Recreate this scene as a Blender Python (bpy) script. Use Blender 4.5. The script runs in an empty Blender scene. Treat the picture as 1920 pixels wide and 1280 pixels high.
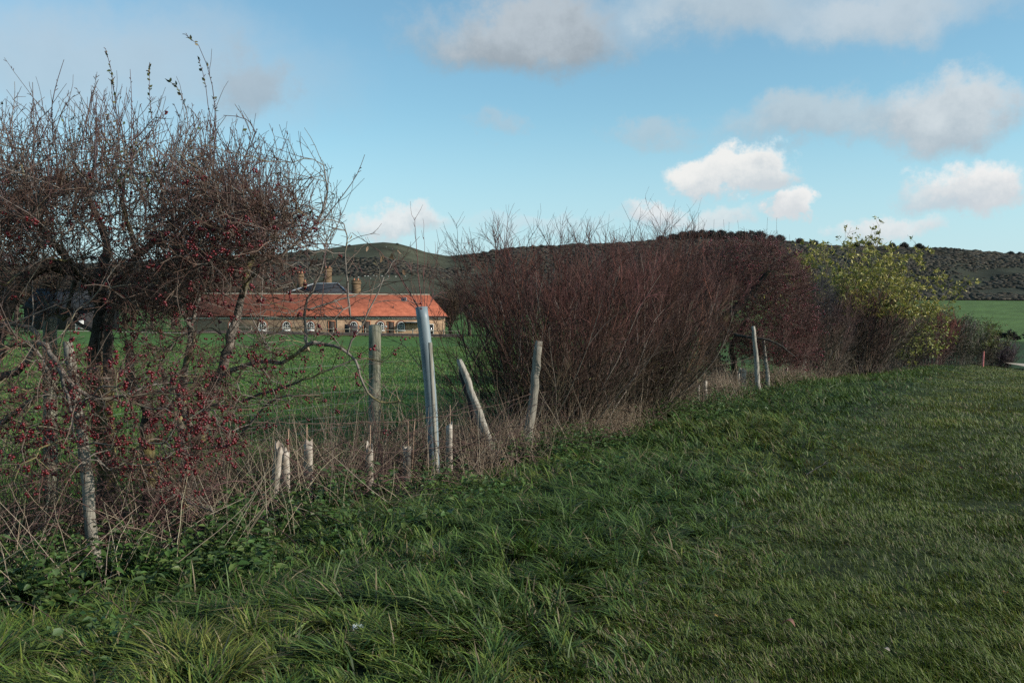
import bpy, math, random
import numpy as np
from math import radians, pi

rng = np.random.default_rng(11)
random.seed(11)
scene = bpy.context.scene
COL = scene.collection

# ------------------------------------------------------------------ camera
CAMZ = 1.6
F = 1867.0                       # focal length in photo pixels (1920 wide)
PITCH = math.atan(40.0 / F)      # camera looks slightly down
cam_d = bpy.data.cameras.new("camera")
cam = bpy.data.objects.new("camera", cam_d)
COL.objects.link(cam)
cam.location = (0, 0, CAMZ)
cam.rotation_euler = (pi / 2 - PITCH, 0, 0)
cam_d.sensor_width = 36.0
cam_d.lens = 36.0 * F / 1920.0
cam_d.clip_start = 0.1
cam_d.clip_end = 30000
scene.camera = cam
CP, SP = math.cos(PITCH), math.sin(PITCH)


def P(px, py, d):
    """world point at depth d (metres along +Y) seen at photo pixel px, py"""
    px = np.asarray(px, float); py = np.asarray(py, float); d = np.asarray(d, float)
    xr = (px - 960) / F; yr = (640 - py) / F
    y = CP + yr * SP; z = -SP + yr * CP
    k = d / y
    return np.stack([xr * k, d + 0 * k, CAMZ + z * k], -1)


def proj(V):
    x = V[..., 0]; y = V[..., 1]; z = V[..., 2] - CAMZ
    f = y * CP - z * SP; u = y * SP + z * CP
    return 960 + F * x / f, 640 - F * u / f


# ------------------------------------------------------------------ noise
def hash2(i, j, s):
    h = np.sin(i * 127.1 + j * 311.7 + s * 74.7) * 43758.5453
    return h - np.floor(h)


def vnoise(x, y, s=0):
    xi = np.floor(x); yi = np.floor(y); fx = x - xi; fy = y - yi
    fx = fx * fx * (3 - 2 * fx); fy = fy * fy * (3 - 2 * fy)
    a = hash2(xi, yi, s); b = hash2(xi + 1, yi, s); c = hash2(xi, yi + 1, s); d = hash2(xi + 1, yi + 1, s)
    return a + (b - a) * fx + (c - a) * fy + (a - b - c + d) * fx * fy


def fbm(x, y, s=0, o=4):
    t = 0; a = 0.5
    for k in range(o):
        t = t + a * vnoise(x * 2 ** k, y * 2 ** k, s + k * 3.1); a *= 0.5
    return t / (1 - 0.5 ** o)


def sstep(x, a, b):
    t = np.clip((x - a) / (b - a), 0, 1)
    return t * t * (3 - 2 * t)


def nrm(v):
    return v / np.maximum(np.linalg.norm(v, axis=-1, keepdims=True), 1e-9)


# ------------------------------------------------------------------ terrain height
def hedge_x(y):
    return 0.5 * y - 6.1


def gz(x, y):
    x = np.asarray(x, float); y = np.asarray(y, float)
    sd = x - hedge_x(y)
    near = 1 - sstep(y, 40, 90)
    z = near * (0.05 * (fbm(x * 1.1, y * 1.1, 3, 3) - 0.5) + 0.10 * (fbm(x * 0.28, y * 0.28, 5, 2) - 0.5))
    z = z + near * (0.09 * sstep(sd, 1.6, 3.0) * (1 - sstep(sd, 3.3, 4.8)) - 0.05 * sstep(sd, 3.3, 4.8) - .06 * (1 - sstep(sd, .2, 1.8)))
    # small scrape under the lip of the bank
    z = z - 0.16 * np.exp(-(((x - 3.05) / 0.38) ** 2 + ((y - 10.35) / 0.28) ** 2))
    u = x / np.maximum(y, 1.0)
    t = sstep(u, 0.05, 0.25)
    zr = np.interp(y, [24, 39, 60, 75, 110, 150, 240, 300, 800, 1000, 6000], [0, -.45, -1.0, -2.0, -5, -6.5, -6, -4.5, 18.0, 19, 19])
    zr = zr - sstep(u, 0.44, 0.53) * 0.35 * sstep(y, 35, 55)
    zl = np.interp(y, [24, 126, 160, 400, 800, 1000, 6000], [0, -.15, -.2, 4, 14, 15, 15])
    zl = zl + sstep(y, 40, 110) * (1 - sstep(y, 150, 250)) * np.clip(-0.02 * (x + 30), -.55, .45)
    return z + zl * (1 - t) + zr * t


# ------------------------------------------------------------------ geometry batch
class Geo:
    def __init__(s):
        s.V = []; s.Q = []; s.T = []; s.K = []; s.n = 0

    def add(s, V, Q=None, T=None, col=(0.5, 0.5, 0.5)):
        V = np.asarray(V, float).reshape(-1, 3)
        s.V.append(V)
        if Q is not None and len(Q): s.Q.append(np.asarray(Q, np.int64).reshape(-1, 4) + s.n)
        if T is not None and len(T): s.T.append(np.asarray(T, np.int64).reshape(-1, 3) + s.n)
        c = np.asarray(col, float)
        if c.ndim == 1: c = np.tile(c, (len(V), 1))
        s.K.append(c.reshape(-1, 3)); s.n += len(V)

    def tubes(s, Pn, R, sides=3, col=(.1, .08, .07), cap=False):
        """Pn (M,N,3), R (M,N) -> tubes; col (3,), (M,3) or (M,N,3)"""
        Pn = np.asarray(Pn, float); M, N, _ = Pn.shape
        if M == 0: return
        R = np.broadcast_to(np.asarray(R, float), (M, N))
        T = nrm(np.gradient(Pn, axis=1))
        ref = rng.normal(size=(M, 1, 3))
        main = nrm(Pn[:, -1:] - Pn[:, :1])
        ref = nrm(ref - main * (ref * main).sum(-1, keepdims=True))
        U = nrm(np.cross(T, ref)); W = np.cross(T, U)
        a = np.arange(sides) * 2 * pi / sides
        ring = U[:, :, None] * np.cos(a)[:, None] + W[:, :, None] * np.sin(a)[:, None]
        V = Pn[:, :, None] + ring * R[:, :, None, None]
        idx = np.arange(M * N * sides).reshape(M, N, sides)
        nx = np.roll(idx, -1, 2)
        Q = np.stack([idx[:, :-1], nx[:, :-1], nx[:, 1:], idx[:, 1:]], -1)
        c = np.asarray(col, float)
        if c.ndim == 1: c = np.broadcast_to(c, (M, N, 3))
        elif c.ndim == 2: c = np.broadcast_to(c[:, None], (M, N, 3))
        c = np.repeat(c.reshape(-1, 3), sides, 0)
        Tt = None
        if cap and sides > 3:
            e = idx[:, -1]
            Tt = np.concatenate([np.stack([e[:, 0], e[:, k], e[:, k + 1]], -1) for k in range(1, sides - 1)])
        s.add(V, Q, Tt, c)

    def leaves(s, pos, d, n, L, Wd, col, fold=0.25, droop=0.15):
        """broad leaf: 6 outline points + folded along the midrib"""
        M = len(pos)
        if M == 0: return
        d = nrm(d); n = nrm(n - d * (n * d).sum(-1, keepdims=True)); r = np.cross(d, n)
        L = np.broadcast_to(L, M)[:, None]; Wd = np.broadcast_to(Wd, M)[:, None]
        b = pos; tip = pos + d * L - n * L * droop
        def pt(t, w): return pos + d * L * t + r * Wd * w + n * (abs(w) * Wd * fold - L * droop * t * t)
        V = np.stack([b, pt(.32, .5), pt(.68, .36), tip, pt(.68, -.36), pt(.32, -.5)], 1)
        i = np.arange(M)[:, None] * 6
        Q = np.concatenate([i + np.array([0, 1, 2, 3]), i + np.array([0, 3, 4, 5])])
        c = np.asarray(col, float)
        if c.ndim == 2: c = np.repeat(c, 6, 0)
        s.add(V, Q, None, c)

    def blobs(s, pos, r, tmpl, col):
        TV, TF = tmpl
        M = len(pos)
        if M == 0: return
        r = np.asarray(r, float)
        if r.ndim == 1: r = r[:, None]
        V = pos[:, None] + TV[None] * r[:, None]
        i = (np.arange(M) * len(TV))[:, None, None]
        c = np.asarray(col, float)
        if c.ndim == 2: c = np.repeat(c, len(TV), 0)
        s.add(V, None, (TF[None] + i).reshape(-1, 3), c)

    def box(s, c, size, col=(.5, .5, .5), rz=0.0):
        x, y, z = [h / 2 for h in size]
        V = np.array([[-x, -y, -z], [x, -y, -z], [x, y, -z], [-x, y, -z], [-x, -y, z], [x, -y, z], [x, y, z], [-x, y, z]])
        if rz:
            cc, ss = math.cos(rz), math.sin(rz)
            V = np.stack([V[:, 0] * cc - V[:, 1] * ss, V[:, 0] * ss + V[:, 1] * cc, V[:, 2]], -1)
        s.add(V + np.array(c), [[0, 3, 2, 1], [4, 5, 6, 7], [0, 1, 5, 4], [1, 2, 6, 5], [2, 3, 7, 6], [3, 0, 4, 7]], None, col)

    def build(s, name, mat, parent=None, origin=None, smooth=False):
        V = np.concatenate(s.V)
        Q = np.concatenate(s.Q) if s.Q else np.zeros((0, 4), int)
        T = np.concatenate(s.T) if s.T else np.zeros((0, 3), int)
        K = np.concatenate(s.K)
        if origin is not None: V = V - np.asarray(origin, float)
        me = bpy.data.meshes.new(name)
        me.vertices.add(len(V)); me.vertices.foreach_set("co", V.astype(np.float32).ravel())
        loops = np.concatenate([Q.ravel(), T.ravel()]).astype(np.int32)
        me.loops.add(len(loops)); me.loops.foreach_set("vertex_index", loops)
        st = np.concatenate([np.arange(len(Q)) * 4, len(Q) * 4 + np.arange(len(T)) * 3]).astype(np.int32)
        me.polygons.add(len(st)); me.polygons.foreach_set("loop_start", st)
        if smooth: me.polygons.foreach_set("use_smooth", np.ones(len(st), bool))
        at = me.color_attributes.new("Col", 'FLOAT_COLOR', 'POINT')
        at.data.foreach_set("color", np.concatenate([K, np.ones((len(K), 1))], 1).astype(np.float32).ravel())
        me.update(calc_edges=True); me.validate()
        me.materials.append(mat)
        o = bpy.data.objects.new(name, me)
        COL.objects.link(o)
        if parent is not None: o.parent = parent
        elif origin is not None: o.location = tuple(float(v) for v in origin)
        return o


def tag(o, label=None, cat=None, group=None, kind=None):
    if label: o["label"] = label
    if cat: o["category"] = cat
    if group: o["group"] = group
    if kind: o["kind"] = kind
    return o


def empty(name, loc):
    o = bpy.data.objects.new(name, None)
    o.empty_display_size = 0.2
    o.location = tuple(float(v) for v in loc)
    COL.objects.link(o)
    return o


def copy_tree(src, loc, rz=0.0, sc=1.0):
    c = src.copy(); COL.objects.link(c)
    c.location = tuple(float(v) for v in loc); c.rotation_euler = (0, 0, rz); c.scale = (sc, sc, sc) if np.isscalar(sc) else sc
    for ch in list(src.children):
        k = ch.copy(); COL.objects.link(k); k.parent = c
        for g in list(ch.children):
            h = g.copy(); COL.objects.link(h); h.parent = k
    return c


def ico(sub):
    import bmesh
    bm = bmesh.new(); bmesh.ops.create_icosphere(bm, subdivisions=sub, radius=1.0)
    bm.verts.ensure_lookup_table()
    V = np.array([v.co[:] for v in bm.verts]); T = np.array([[v.index for v in f.verts] for f in bm.faces])
    bm.free()
    return V, T


ICO1 = ico(1); ICO2 = ico(2)


# ------------------------------------------------------------------ materials
def newmat(name):
    m = bpy.data.materials.new(name); m.use_nodes = True
    nt = m.node_tree; nt.nodes.clear()
    out = nt.nodes.new("ShaderNodeOutputMaterial")
    b = nt.nodes.new("ShaderNodeBsdfPrincipled")
    nt.links.new(b.outputs[0], out.inputs[0])
    return m, nt, b, out


def col_mat(name, rough=0.8, spec=0.3, nscale=0.0, namp=0.0, trans=0.0, bump=0.0, bscale=60.0, gain=1.0, coat=0.0):
    """base colour from the mesh colours, broken up by noise"""
    m, nt, b, out = newmat(name); N = nt.nodes.new; L = nt.links.new
    a = N("ShaderNodeAttribute"); a.attribute_name = "Col"
    src = a.outputs["Color"]
    if namp:
        tc = N("ShaderNodeTexCoord"); nz = N("ShaderNodeTexNoise")
        nz.inputs["Scale"].default_value = nscale; nz.inputs["Detail"].default_value = 5
        L(tc.outputs["Object"], nz.inputs["Vector"])
        mr = N("ShaderNodeMapRange")
        mr.inputs["From Min"].default_value = 0.3; mr.inputs["From Max"].default_value = 0.7
        mr.inputs["To Min"].default_value = (1 - namp) * gain; mr.inputs["To Max"].default_value = (1 + namp) * gain
        L(nz.outputs["Fac"], mr.inputs["Value"])
        mul = N("ShaderNodeVectorMath"); mul.operation = 'SCALE'
        L(src, mul.inputs[0]); L(mr.outputs[0], mul.inputs["Scale"])
        src = mul.outputs[0]
    L(src, b.inputs["Base Color"])
    b.inputs["Roughness"].default_value = rough
    b.inputs["Specular IOR Level"].default_value = spec
    if bump:
        tc2 = N("ShaderNodeTexCoord"); n2 = N("ShaderNodeTexNoise"); n2.inputs["Scale"].default_value = bscale; n2.inputs["Detail"].default_value = 6
        L(tc2.outputs["Object"], n2.inputs["Vector"])
        bp = N("ShaderNodeBump"); bp.inputs["Strength"].default_value = bump; bp.inputs["Distance"].default_value = 0.02
        L(n2.outputs["Fac"], bp.inputs["Height"]); L(bp.outputs[0], b.inputs["Normal"])
    if trans:
        t = N("ShaderNodeBsdfTranslucent"); L(src, t.inputs["Color"])
        mx = N("ShaderNodeMixShader"); mx.inputs[0].default_value = trans
        L(b.outputs[0], mx.inputs[1]); L(t.outputs[0], mx.inputs[2]); L(mx.outputs[0], out.inputs[0])
    return m


def flat_mat(name, c1, c2, scale=8.0, rough=0.8, spec=0.3, stretch=(1, 1, 1), bump=0.0, detail=6.0, lo=.35, hi=.65):
    m, nt, b, out = newmat(name); N = nt.nodes.new; L = nt.links.new
    tc = N("ShaderNodeTexCoord"); mp = N("ShaderNodeMapping"); mp.inputs["Scale"].default_value = stretch
    nz = N("ShaderNodeTexNoise"); nz.inputs["Scale"].default_value = scale; nz.inputs["Detail"].default_value = detail
    L(tc.outputs["Object"], mp.inputs[0]); L(mp.outputs[0], nz.inputs["Vector"])
    r = N("ShaderNodeValToRGB")
    r.color_ramp.elements[0].position = lo; r.color_ramp.elements[0].color = (*c1, 1)
    r.color_ramp.elements[1].position = hi; r.color_ramp.elements[1].color = (*c2, 1)
    L(nz.outputs["Fac"], r.inputs[0]); L(r.outputs[0], b.inputs["Base Color"])
    b.inputs["Roughness"].default_value = rough; b.inputs["Specular IOR Level"].default_value = spec
    if bump:
        bp = N("ShaderNodeBump"); bp.inputs["Strength"].default_value = bump; bp.inputs["Distance"].default_value = 0.01
        L(nz.outputs["Fac"], bp.inputs["Height"]); L(bp.outputs[0], b.inputs["Normal"])
    return m


M = {}
M['ground'] = col_mat("ground_soil_and_turf", .95, .1, 3.0, .45, 0, .5, 25.0)
M['grass'] = col_mat("grass_blade", .55, .3, 0, 0, .22)
M['leaf'] = col_mat("leaf", .5, .35, 0, 0, .25)
M['bark'] = col_mat("bark", .85, .2, 28.0, .45, 0, .8, 60.0)
M['twig'] = col_mat("twig", .7, .25)
M['straw'] = col_mat("dry_straw", .8, .2, 0, 0, .15)
M['berry'] = col_mat("haw_berry", .3, .5)
M['hill'] = col_mat("hill_turf", .95, .05, 0.02, .3)
M['scrub'] = col_mat("scrub", .95, .05, 0.35, .5)
M['post'] = flat_mat("weathered_wood", (.125, .108, .085), (.29, .262, .215), 6, .85, .2, (12, 12, .5), .6, 6, .28, .7)
M['postpale'] = flat_mat("bleached_wood", (.12, .10, .08), (.37, .335, .28), 6, .85, .2, (12, 12, .5), .7, 6, .3, .58)
M['postgreen'] = flat_mat("mossy_wood", (.09, .09, .055), (.25, .235, .18), 8, .9, .2, (7, 7, .6), .5)
M['stake'] = flat_mat("grey_stake_wood", (.15, .135, .105), (.34, .31, .25), 12, .85, .2, (8, 8, .5), .4)
M['cane'] = flat_mat("bamboo_cane", (.20, .12, .08), (.36, .24, .16), 14, .7, .3, (4, 4, 1))
M['guard'] = flat_mat("pale_plastic_guard", (.24, .18, .135), (.44, .385, .32), 12, .5, .4, (1, 1, .6), .1)
M['shelter'] = flat_mat("grey_blue_plastic", (.135, .17, .185), (.22, .26, .275), 7, .45, .4, (2, 2, .5), 0, 6)
M['wire'] = flat_mat("rusty_wire", (.07, .035, .025), (.14, .09, .07), 30, .7, .4)
M['galv'] = flat_mat("galvanised_wire", (.10, .10, .095), (.20, .20, .19), 30, .6, .4)
M['white'] = flat_mat("white_paint", (.50, .485, .45), (.64, .62, .58), 5, .6, .3)
M['red'] = flat_mat("faded_red_plastic", (.50, .12, .11), (.62, .22, .2), 9, .6, .3)
M['dark'] = flat_mat("dark_timber", (.022, .022, .026), (.045, .042, .042), 3, .8, .2)
M['door'] = flat_mat("dark_door_timber", (.035, .028, .024), (.07, .055, .046), 4, .8, .2)
M['slate'] = flat_mat("slate", (.030, .032, .037), (.055, .058, .064), 3, .85, .15)
M['lead'] = flat_mat("lead_flashing", (.22, .24, .26), (.34, .36, .38), 3, .5, .4)
M['pot'] = flat_mat("terracotta", (.30, .11, .06), (.42, .18, .10), 6, .8, .2)
M['pathm'] = flat_mat("pale_chalk_path", (.34, .28, .22), (.52, .45, .37), 1.2, .95, .1)
M['petal'] = flat_mat("white_petal", (.62, .64, .58), (.8, .8, .76), 20, .6, .3)


def brick_mat(name, c1, c2, mortar, sc):
    m, nt, b, out = newmat(name); N = nt.nodes.new; L = nt.links.new
    tc = N("ShaderNodeTexCoord"); mp = N("ShaderNodeMapping"); mp.inputs["Rotation"].default_value = (pi / 2, 0, 0)
    br = N("ShaderNodeTexBrick"); br.inputs["Scale"].default_value = sc
    br.inputs["Color1"].default_value = (*c1, 1); br.inputs["Color2"].default_value = (*c2, 1); br.inputs["Mortar"].default_value = (*mortar, 1)
    br.inputs["Mortar Size"].default_value = .012; br.inputs["Bias"].default_value = -.1
    L(tc.outputs["Object"], mp.inputs[0]); L(mp.outputs[0], br.inputs["Vector"])
    nz = N("ShaderNodeTexNoise"); nz.inputs["Scale"].default_value = .9; nz.inputs["Detail"].default_value = 7
    L(tc.outputs["Object"], nz.inputs["Vector"])
    mr = N("ShaderNodeMapRange"); mr.inputs["From Min"].default_value = .3; mr.inputs["From Max"].default_value = .7
    mr.inputs["To Min"].default_value = .7; mr.inputs["To Max"].default_value = 1.3
    L(nz.outputs["Fac"], mr.inputs["Value"])
    mul = N("ShaderNodeVectorMath"); mul.operation = 'SCALE'
    L(br.outputs["Color"], mul.inputs[0]); L(mr.outputs[0], mul.inputs["Scale"]); L(mul.outputs[0], b.inputs["Base Color"])
    b.inputs["Roughness"].default_value = .9; b.inputs["Specular IOR Level"].default_value = .15
    return m


M['brick'] = brick_mat("buff_brick", (.34, .22, .135), (.24, .145, .09), (.38, .31, .23), 2.2)
M['brickred'] = brick_mat("red_brick_arch", (.26, .10, .06), (.20, .075, .05), (.3, .22, .17), 2.2)
M['chimney'] = brick_mat("yellow_stock_brick", (.19, .12, .065), (.125, .075, .045), (.19, .155, .11), 2.2)


def tile_mat():
    m, nt, b, out = newmat("orange_clay_tiles"); N = nt.nodes.new; L = nt.links.new
    tc = N("ShaderNodeTexCoord")
    br = N("ShaderNodeTexBrick"); br.inputs["Scale"].default_value = 2.4
    br.inputs["Color1"].default_value = (.42, .13, .072, 1); br.inputs["Color2"].default_value = (.33, .095, .052, 1); br.inputs["Mortar"].default_value = (.26, .06, .03, 1)
    br.inputs["Mortar Size"].default_value = .02
    L(tc.outputs["Object"], br.inputs["Vector"])
    nz = N("ShaderNodeTexNoise"); nz.inputs["Scale"].default_value = 1.6; nz.inputs["Detail"].default_value = 8
    L(tc.outputs["Object"], nz.inputs["Vector"])
    mr = N("ShaderNodeMapRange"); mr.inputs["From Min"].default_value = .3; mr.inputs["From Max"].default_value = .7
    mr.inputs["To Min"].default_value = .72; mr.inputs["To Max"].default_value = 1.18
    L(nz.outputs["Fac"], mr.inputs["Value"])
    mul = N("ShaderNodeVectorMath"); mul.operation = 'SCALE'
    L(br.outputs["Color"], mul.inputs[0]); L(mr.outputs[0], mul.inputs["Scale"]); L(mul.outputs[0], b.inputs["Base Color"])
    b.inputs["Roughness"].default_value = .85; b.inputs["Specular IOR Level"].default_value = .2
    return m


M['tile'] = tile_mat()
mg, nt_, b_, _o = newmat("window_glass")
b_.inputs["Base Color"].default_value = (.02, .022, .025, 1); b_.inputs["Roughness"].default_value = .12
M['glass'] = mg

# ------------------------------------------------------------------ sun, sky and clouds
SUN_EL, SUN_AZ = radians(23), radians(106)       # azimuth clockwise from +Y (view direction)
sdir = np.array([math.sin(SUN_AZ) * math.cos(SUN_EL), math.cos(SUN_AZ) * math.cos(SUN_EL), math.sin(SUN_EL)])
sl = bpy.data.lights.new("sun", 'SUN'); sl.energy = 5.0; sl.angle = radians(0.53); sl.color = (1.0, .93, .83)
so = bpy.data.objects.new("sun", sl); COL.objects.link(so)
from mathutils import Vector
so.rotation_euler = Vector(tuple(sdir)).to_track_quat('Z', 'Y').to_euler()
so.location = (30, -30, 40)

W = bpy.data.worlds.new("World"); scene.world = W; W.use_nodes = True
nt = W.node_tree; nt.nodes.clear(); N = nt.nodes.new; L = nt.links.new
out = N("ShaderNodeOutputWorld"); bg = N("ShaderNodeBackground"); L(bg.outputs[0], out.inputs[0])
SKY_STR = 0.125
bg.inputs["Strength"].default_value = SKY_STR
sky = N("ShaderNodeTexSky"); sky.sky_type = 'NISHITA'; sky.sun_disc = False
sky.sun_elevation = SUN_EL; sky.sun_rotation = SUN_AZ; sky.altitude = 100; sky.air_density = 1.0; sky.dust_density = .6; sky.ozone_density = 2.0


def mth(op, a, b=None, c=None):
    n = N("ShaderNodeMath"); n.operation = op
    for i, v in enumerate((a, b, c)):
        if v is None: continue
        if hasattr(v, 'links'): L(v, n.inputs[i])
        else: n.inputs[i].default_value = v
    return n.outputs[0]


tint = N("ShaderNodeVectorMath"); tint.operation = 'MULTIPLY'
L(sky.outputs[0], tint.inputs[0]); tint.inputs[1].default_value = (1.16, 1.46, 1.36)
geo = N("ShaderNodeTexCoord")
sep = N("ShaderNodeSeparateXYZ"); L(geo.outputs["Generated"], sep.inputs[0])
az = mth('ARCTAN2', sep.outputs[0], sep.outputs[1])
el = mth('ARCSINE', sep.outputs[2])
uv = N("ShaderNodeCombineXYZ"); L(az, uv.inputs[0]); L(el, uv.inputs[1])
nz1 = N("ShaderNodeTexNoise"); nz1.inputs["Scale"].default_value = 11; nz1.inputs["Detail"].default_value = 6; nz1.inputs["Roughness"].default_value = .66
L(uv.outputs[0], nz1.inputs["Vector"])
dis = N("ShaderNodeVectorMath"); dis.operation = 'SUBTRACT'; L(nz1.outputs["Color"], dis.inputs[0]); dis.inputs[1].default_value = (.5, .5, .5)
dsc = N("ShaderNodeVectorMath"); dsc.operation = 'MULTIPLY'; L(dis.outputs[0], dsc.inputs[0]); dsc.inputs[1].default_value = (.17, .10, 0)
uvd = N("ShaderNodeVectorMath"); uvd.operation = 'ADD'; L(uv.outputs[0], uvd.inputs[0]); L(dsc.outputs[0], uvd.inputs[1])
nfac = mth('SUBTRACT', nz1.outputs["Fac"], .5)
cur = tint.outputs[0]
# horizon whitening
hz = N("ShaderNodeMapRange"); L(el, hz.inputs["Value"]); hz.interpolation_type = 'SMOOTHSTEP'
hz.inputs["From Min"].default_value = .22; hz.inputs["From Max"].default_value = .0; hz.inputs["To Min"].default_value = 0; hz.inputs["To Max"].default_value = .8
mxh = N("ShaderNodeMix"); mxh.data_type = 'RGBA'; L(hz.outputs[0], mxh.inputs["Factor"]); L(cur, mxh.inputs["A"])
HK = 1 / SKY_STR
mxh.inputs["B"].default_value = (.53 * HK, .71 * HK, .85 * HK, 1); cur = mxh.outputs["Result"]
# px, py, half-width, half-height, opacity, softness, bottom colour, top colour
CLOUDS = [
    (130, 110, 560, 150, .72, 1.0, (.46, .56, .64), (.50, .60, .68)),
    (470, 150, 95, 60, .75, .9, (.36, .44, .51), (.42, .50, .57)),
    (985, 62, 245, 84, .94, .7, (.335, .385, .43), (.50, .56, .61)),
    (1350, 5, 250, 76, .78, .95, (.47, .55, .61), (.58, .66, .71)),
    (1660, 28, 250, 66, .8, .95, (.50, .58, .64), (.60, .67, .72)),
    (1770, 200, 150, 78, .9, .6, (.44, .51, .57), (.66, .71, .74)),
    (1520, 232, 190, 50, .75, .8, (.44, .51, .57), (.54, .62, .67)),
    (1225, 240, 100, 38, .6, .9, (.45, .54, .60), (.50, .59, .65)),
    (920, 238, 75, 24, .5, 1.0, (.44, .54, .61), (.48, .58, .65)),
    (1370, 325, 118, 52, .98, .45, (.60, .66, .70), (.88, .88, .86)),
    (1482, 388, 66, 40, .98, .45, (.66, .70, .73), (.88, .88, .87)),
    (1825, 350, 105, 58, .98, .5, (.62, .67, .71), (.88, .88, .87)),
    (1735, 375, 85, 38, .8, .7, (.55, .62, .68), (.72, .76, .78)),
    (1215, 410, 90, 28, .9, .7, (.62, .68, .72), (.80, .82, .83)),
    (1345, 410, 80, 26, .75, .8, (.62, .68, .72), (.76, .80, .81)),
    (742, 424, 120, 32, .85, .75, (.58, .64, .68), (.84, .85, .85)),
    (1660, 445, 100, 30, .85, .7, (.66, .71, .74), (.80, .82, .83)),
    (1000, 430, 190, 22, .4, 1.0, (.62, .68, .72), (.70, .76, .80)),
]
for (px, py, a, b, op, soft, cb, ct) in CLOUDS:
    v = P(px, py, 1.0) - np.array([0, 0, CAMZ]); v = v / np.linalg.norm(v)
    u0, v0 = math.atan2(v[0], v[1]), math.asin(v[2])
    ra, rb = a / F * 1.0, b / F
    ma = N("ShaderNodeVectorMath"); ma.operation = 'MULTIPLY_ADD'
    L(uvd.outputs[0], ma.inputs[0]); ma.inputs[1].default_value = (1 / ra, 1 / rb, 0); ma.inputs[2].default_value = (-u0 / ra, -v0 / rb, 0)
    ln = N("ShaderNodeVectorMath"); ln.operation = 'LENGTH'; L(ma.outputs[0], ln.inputs[0])
    mr = N("ShaderNodeMapRange"); mr.interpolation_type = 'SMOOTHSTEP'; L(ln.outputs["Value"], mr.inputs["Value"])
    mr.inputs["From Min"].default_value = 1.0 + .12 * soft; mr.inputs["From Max"].default_value = 1.0 - .85 * soft
    mr.inputs["To Min"].default_value = 0; mr.inputs["To Max"].default_value = op
    sp = N("ShaderNodeSeparateXYZ"); L(ma.outputs[0], sp.inputs[0])
    sh = mth('MULTIPLY_ADD', nfac, 2.6, sp.outputs[1])
    sm = N("ShaderNodeMapRange"); sm.interpolation_type = 'SMOOTHSTEP'; L(sh, sm.inputs["Value"])
    sm.inputs["From Min"].default_value = -.75; sm.inputs["From Max"].default_value = .55
    mc = N("ShaderNodeMix"); mc.data_type = 'RGBA'; L(sm.outputs[0], mc.inputs["Factor"])
    mc.inputs["A"].default_value = (*[k * HK for k in cb], 1); mc.inputs["B"].default_value = (*[k * HK for k in ct], 1)
    mx = N("ShaderNodeMix"); mx.data_type = 'RGBA'; L(mr.outputs[0], mx.inputs["Factor"]); L(cur, mx.inputs["A"]); L(mc.outputs["Result"], mx.inputs["B"])
    cur = mx.outputs["Result"]
L(cur, bg.inputs["Color"])

# ------------------------------------------------------------------ ground sheet
ang = np.concatenate([np.linspace(-180, -42, 70, endpoint=False), np.linspace(-42, 42, 520, endpoint=False), np.linspace(42, 180, 71)])
ang = np.radians(ang)
rad = np.concatenate([[0.02], np.geomspace(0.6, 6000, 330)])
A_, R_ = np.meshgrid(ang, rad, indexing='ij')
X_, Y_ = np.sin(A_) * R_, np.cos(A_) * R_
Z_ = gz(X_, Y_)


def ground_col(x, y):
    sd = x - hedge_x(y)
    u = x / np.maximum(y, 1)
    n1 = fbm(x * .5, y * .5, 21, 4)[..., None]; n2 = fbm(x * .08, y * .08, 25, 3)[..., None]
    verge = np.array([.022, .032, .014]); mown = np.array([.038, .048, .018]); hedge = np.array([.040, .032, .022])
    past = np.array([.066, .132, .030])
    w = sstep(sd, 3.2, 4.8)[..., None]
    c = verge * (1 - w) + mown * w
    w = (sstep(sd, -2.6, -1.4) * (1 - sstep(sd, -.1, .7)))[..., None]
    c = c * (1 - w) + hedge * w
    w = (1 - sstep(sd, -2.6, -1.5))[..., None]
    c = c * (1 - w) + past * w
    # beyond the crest on the right: dark lower field, then the bright far field
    far = (sstep(y, 60, 80) * sstep(u, .1, .3))[..., None]
    c = c * (1 - far) + np.array([.030, .054, .020]) * far
    ff = (sstep(y, 292, 300) * sstep(u, .05, .2))[..., None]
    c = c * (1 - ff) + (np.array([.085, .135, .038]) * (1 + .25 * (n2 - .5))) * ff
    c = c * (.75 + .5 * n1) * (.85 + .3 * n2)
    return c


G = Geo()
na, nr = X_.shape
idx = np.arange(na * nr).reshape(na, nr)
Q = np.stack([idx[:-1, :-1], idx[1:, :-1], idx[1:, 1:], idx[:-1, 1:]], -1)
G.add(np.stack([X_, Y_, Z_], -1), Q, None, ground_col(X_, Y_).reshape(-1, 3))
tag(G.build("ground", M['ground'], smooth=True), kind="structure")

# pale chalk path just beyond the crest, far right
ys = np.linspace(54, 60, 8); xs = np.linspace(29.6, 46, 20)
XX, YY = np.meshgrid(xs, ys, indexing='ij')
YY = YY + 0.12 * (XX - 30)
G = Geo(); i = np.arange(XX.size).reshape(XX.shape)
G.add(np.stack([XX, YY, gz(XX, YY) + .05 + .045 * (YY - 54)], -1), np.stack([i[:-1, :-1], i[1:, :-1], i[1:, 1:], i[:-1, 1:]], -1))
tag(G.build("path", M['pathm'], smooth=True), kind="structure")

# ------------------------------------------------------------------ hills
SKX = [-900, -200, 200, 380, 520, 560, 600, 640, 680, 720, 748, 770, 800, 840, 900, 960, 1020, 1100, 1160, 1250, 1300, 1400, 1480, 1560, 1660, 1750, 1800, 1860, 1920, 2100, 2900]
SKY_ = [520, 505, 492, 484, 479, 474, 468, 462, 457, 454, 457, 463, 473, 480, 474, 466, 462, 459, 457, 449, 446, 448, 453, 462, 463, 466, 468, 474, 478, 486, 510]


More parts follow.
